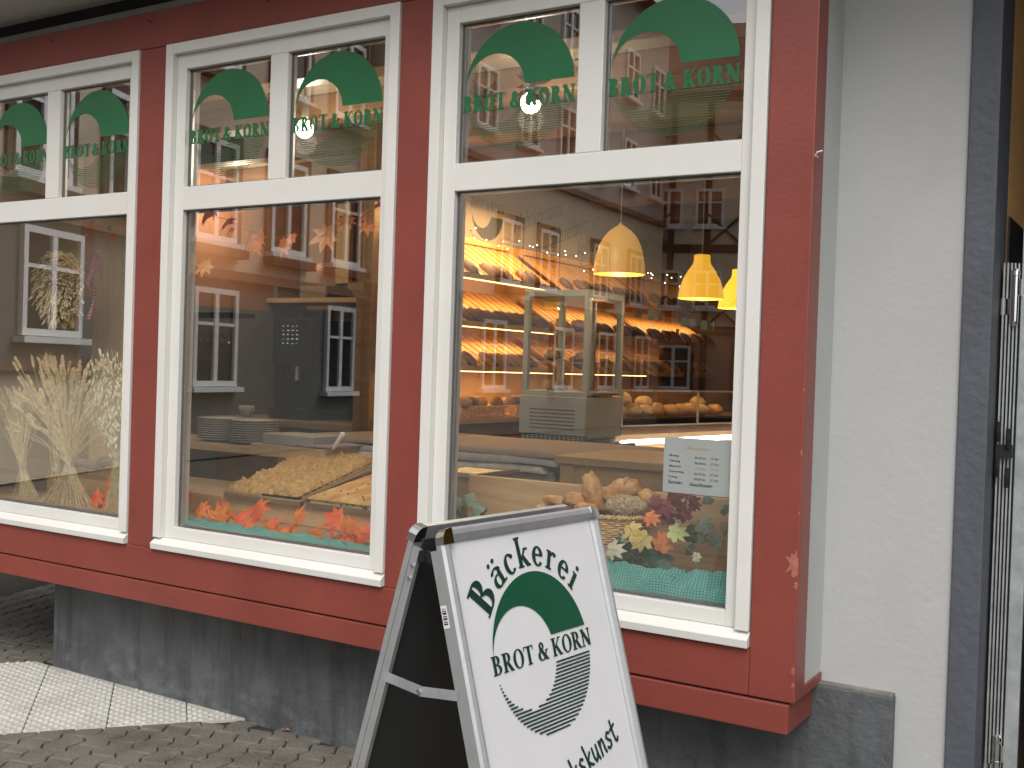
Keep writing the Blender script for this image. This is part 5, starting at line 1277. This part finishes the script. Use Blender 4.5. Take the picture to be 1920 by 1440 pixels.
# ================================================================ houses across the street (seen mirrored in the panes)
WFR = mat('far_window_white', (.85, .86, .86), .5); WGL = mat('far_window_glass', (.03, .035, .04), .08); SURR = mat('far_surround', (.10, .045, .03), .7)
ROOF = mat('far_roof', (.16, .06, .04), .8, 4, .2); TIMB = mat('far_timber', (.020, .016, .014), .7)
def mir(x, y): return Vector((x, .09-y, 0))
def house(name, lab, p0, p1, bands, wins, eave, roof=3, depth=8, timber=None):
    a, b = mir(*p0), mir(*p1); u = (b-a); L = u.length; u.normalize(); n = Vector((-u.y, u.x, 0))
    if n.dot(Vector((1, 0, 0))) < 0 and abs(n.x) > .3: n = -n
    if timber == 'end' and n.y < 0: n = -n
    def X(s, h, z): return a+u*s+n*h+Vector((0, 0, z))
    t = thing(name, lab, 'house', (a.x, a.y, 0))
    def bx(m, s0, s1, h0, h1, z0, z1):
        i = len(m.v); m.v += [tuple(X(s, h, z)) for z in (z0, z1) for h in (h0, h1) for s in (s0, s1)]
        for q in ((0, 2, 3, 1), (4, 5, 7, 6), (0, 1, 5, 4), (2, 6, 7, 3), (0, 4, 6, 2), (1, 3, 7, 5)): m.f.append(tuple(i+k for k in q)); m.m.append(0)
    for k, (z0, z1, c) in enumerate(bands):
        m = MB(); bx(m, 0, L, -depth, 0, z0, z1); m.build('wall', mat('far_wall_%.2f_%.2f_%.2f' % c, c, .85, 1.2, .06), t, fix=True)
        if k: m = MB(); bx(m, 0, L, 0, .12, z0-.09, z0+.06); m.build('string_course', mat('far_course', (.20, .12, .09), .8), t, fix=True)
    for (s, z, ww, hh, sur) in wins:
        if s+ww > L: continue
        f = MB(); fw = .085
        bx(f, s, s+fw, .0, .07, z, z+hh); bx(f, s+ww-fw, s+ww, .0, .07, z, z+hh); bx(f, s+fw, s+ww-fw, .0, .07, z, z+fw); bx(f, s+fw, s+ww-fw, .0, .07, z+hh-fw, z+hh)
        bx(f, s+ww/2-.05, s+ww/2+.05, .0, .065, z+fw, z+hh-fw); bx(f, s+fw, s+ww-fw, .0, .055, z+hh*.62, z+hh*.62+.05); bx(f, s-.08, s+ww+.08, .0, .16, z-.09, z-.01)
        fo = f.build('window', WFR, t, fix=True)
        g = MB(); bx(g, s+.01, s+ww-.01, .003, .02, z+.01, z+hh-.01); g.build('window_glass', WGL, fo, fix=True)
        if sur:
            g = MB(); q = .13; bx(g, s-q, s-.002, 0, .05, z-.0, z+hh+q); bx(g, s+ww+.002, s+ww+q, 0, .05, z, z+hh+q); bx(g, s, s+ww, 0, .05, z+hh+.002, z+hh+q); bx(g, s-q, s+ww+q, 0, .22, z-.24, z-.095)
            g.build('window_surround', SURR, fo, fix=True)
    m = MB(); m.v = [tuple(X(-.3, .5, eave)), tuple(X(L+.3, .5, eave)), tuple(X(L+.3, -depth/2, eave+roof)), tuple(X(-.3, -depth/2, eave+roof)), tuple(X(L+.3, -depth-.5, eave)), tuple(X(-.3, -depth-.5, eave))]
    m.f = [(0, 1, 2, 3), (3, 2, 4, 5), (0, 3, 5), (1, 4, 2), (0, 5, 4, 1)]; m.m = [0]*5; m.build('roof', ROOF, t, fix=True)
    if timber:
        m = MB()
        zs = [q for q in (.1, 3.0, 5.6, 8.2, eave-.1)]
        for z in zs: bx(m, 0, L, .0, .06, z-.13, z+.13)
        k = 0; s = 0
        while s < L-.1: bx(m, s, s+.2, .0, .055, 0, eave); s += 1.15
        for i, z in enumerate(zs[1:-1]):
            s = .1; 
            while s < L-1.3:
                p = X(s, .03, z+.1); q = X(s+1.1, .03, z+1.1); m.bar(p, q, .07, .15, tuple(n)); p = X(s+1.1, .03, z+.1); q = X(s, .03, z+1.1); m.bar(p, q, .065, .15, tuple(n)); s += 1.15*2
        m.build('timber_frame', TIMB, t, fix=True)
    return t
gy = (.17, .168, .155); bg_ = (.64, .55, .42); lg = (.45, .43, .39); cr_ = (.70, .60, .46)
# left house (mirrored in the left window)
A0, A1 = (-11.3, 2.7), (-13.2, 7.9)
house('street_house', 'house with cream ground floor and grey upper wall across the street', (-9.8, -1.3), A1, [(0, 1.45, cr_), (1.45, 3.35, gy), (3.35, 10, bg_)],
      [(6.6, 1.80, 1.25, 1.35, False), (4.2, 1.8, 1.25, 1.35, False), (1.6, 1.8, 1.25, 1.35, False), (6.4, 3.75, 1.15, 1.5, True), (8.4, 3.75, 1.0, 1.5, True), (3.8, 3.75, 1.15, 1.5, True), (1.5, 3.75, 1.15, 1.5, True), (2.2, 6.6, 1.1, 1.5, True), (5, 6.6, 1.1, 1.5, True), (7.8, 6.6, 1.1, 1.5, True)], 10)
house('street_house', 'house with dark grey ground floor and beige upper storeys opposite the middle window', (-13.0, 8.0), (-13.9, 13.6), [(0, 2.95, gy), (2.95, 10.2, bg_)],
      [(.5, 1.15, 1.1, 1.55, False), (4.3, 1.05, 1.0, 1.6, False), (.45, 3.45, 1.05, 1.6, True), (2.45, 3.45, 1.05, 1.6, True), (4.35, 3.45, 1.05, 1.6, True), (.45, 6.2, 1.05, 1.5, True), (2.45, 6.2, 1.05, 1.5, True), (4.35, 6.2, 1.05, 1.5, True)], 10.2)
house('street_house', 'long beige house with grey ground floor and grey top storeys down the side street', (-13.5, 13.7), (-14.3, 28.8), [(0, 3.2, (.24, .22, .21)), (3.2, 6.3, (.70, .58, .42)), (6.3, 12.5, lg)],
      [(1.3, 1.1, 1.1, 1.6, False), (3.9, 1.1, 1.1, 1.6, False), (7.5, 1.1, 1.2, 1.6, True), (10.3, 1.1, 1.2, 1.6, True), (13, 1.1, 1.2, 1.6, True), (1.3, 3.6, 1.0, 1.5, True), (4.6, 3.6, 1.0, 1.5, True), (6.6, 3.6, 1.0, 1.5, True), (9.8, 3.6, 1.0, 1.5, True), (12.4, 3.6, 1.0, 1.5, True)]
      + [(1.2+k*2.1, 7.0, .95, 1.4, False) for k in range(7)]+[(1.2+k*2.1, 9.6, .95, 1.4, False) for k in range(7)], 12.5)
house('timbered_house', 'cream half timbered house with black beams closing the side street', (-15.4, 28.85), (-8.6, 31.2), [(0, 3.0, (.34, .25, .2)), (3.0, 10.5, (.68, .60, .47))],
      [(.9, 1.1, 1.1, 1.4, True), (3.4, 1.1, 1.1, 1.4, True), (.7, 3.7, .9, 1.2, False), (2.0, 3.7, .9, 1.2, False), (4.0, 3.7, .9, 1.2, False), (.7, 6.3, .9, 1.2, False), (2.0, 6.3, .9, 1.2, False), (4.0, 6.3, .9, 1.2, False)], 10.5, 3.5, 8, 'end')
house('street_house', 'brown house front right of the half timbered house', (-8.7, 31.1), (-2.5, 33), [(0, 3.4, (.30, .2, .16)), (3.4, 9, (.40, .30, .24))],
      [(.9, 1.1, 1.1, 1.4, True), (3.4, 1.1, 1.1, 1.4, True), (.9, 4.2, 1.1, 1.4, True), (3.4, 4.2, 1.1, 1.4, True)], 9, 3, 8, 'end')
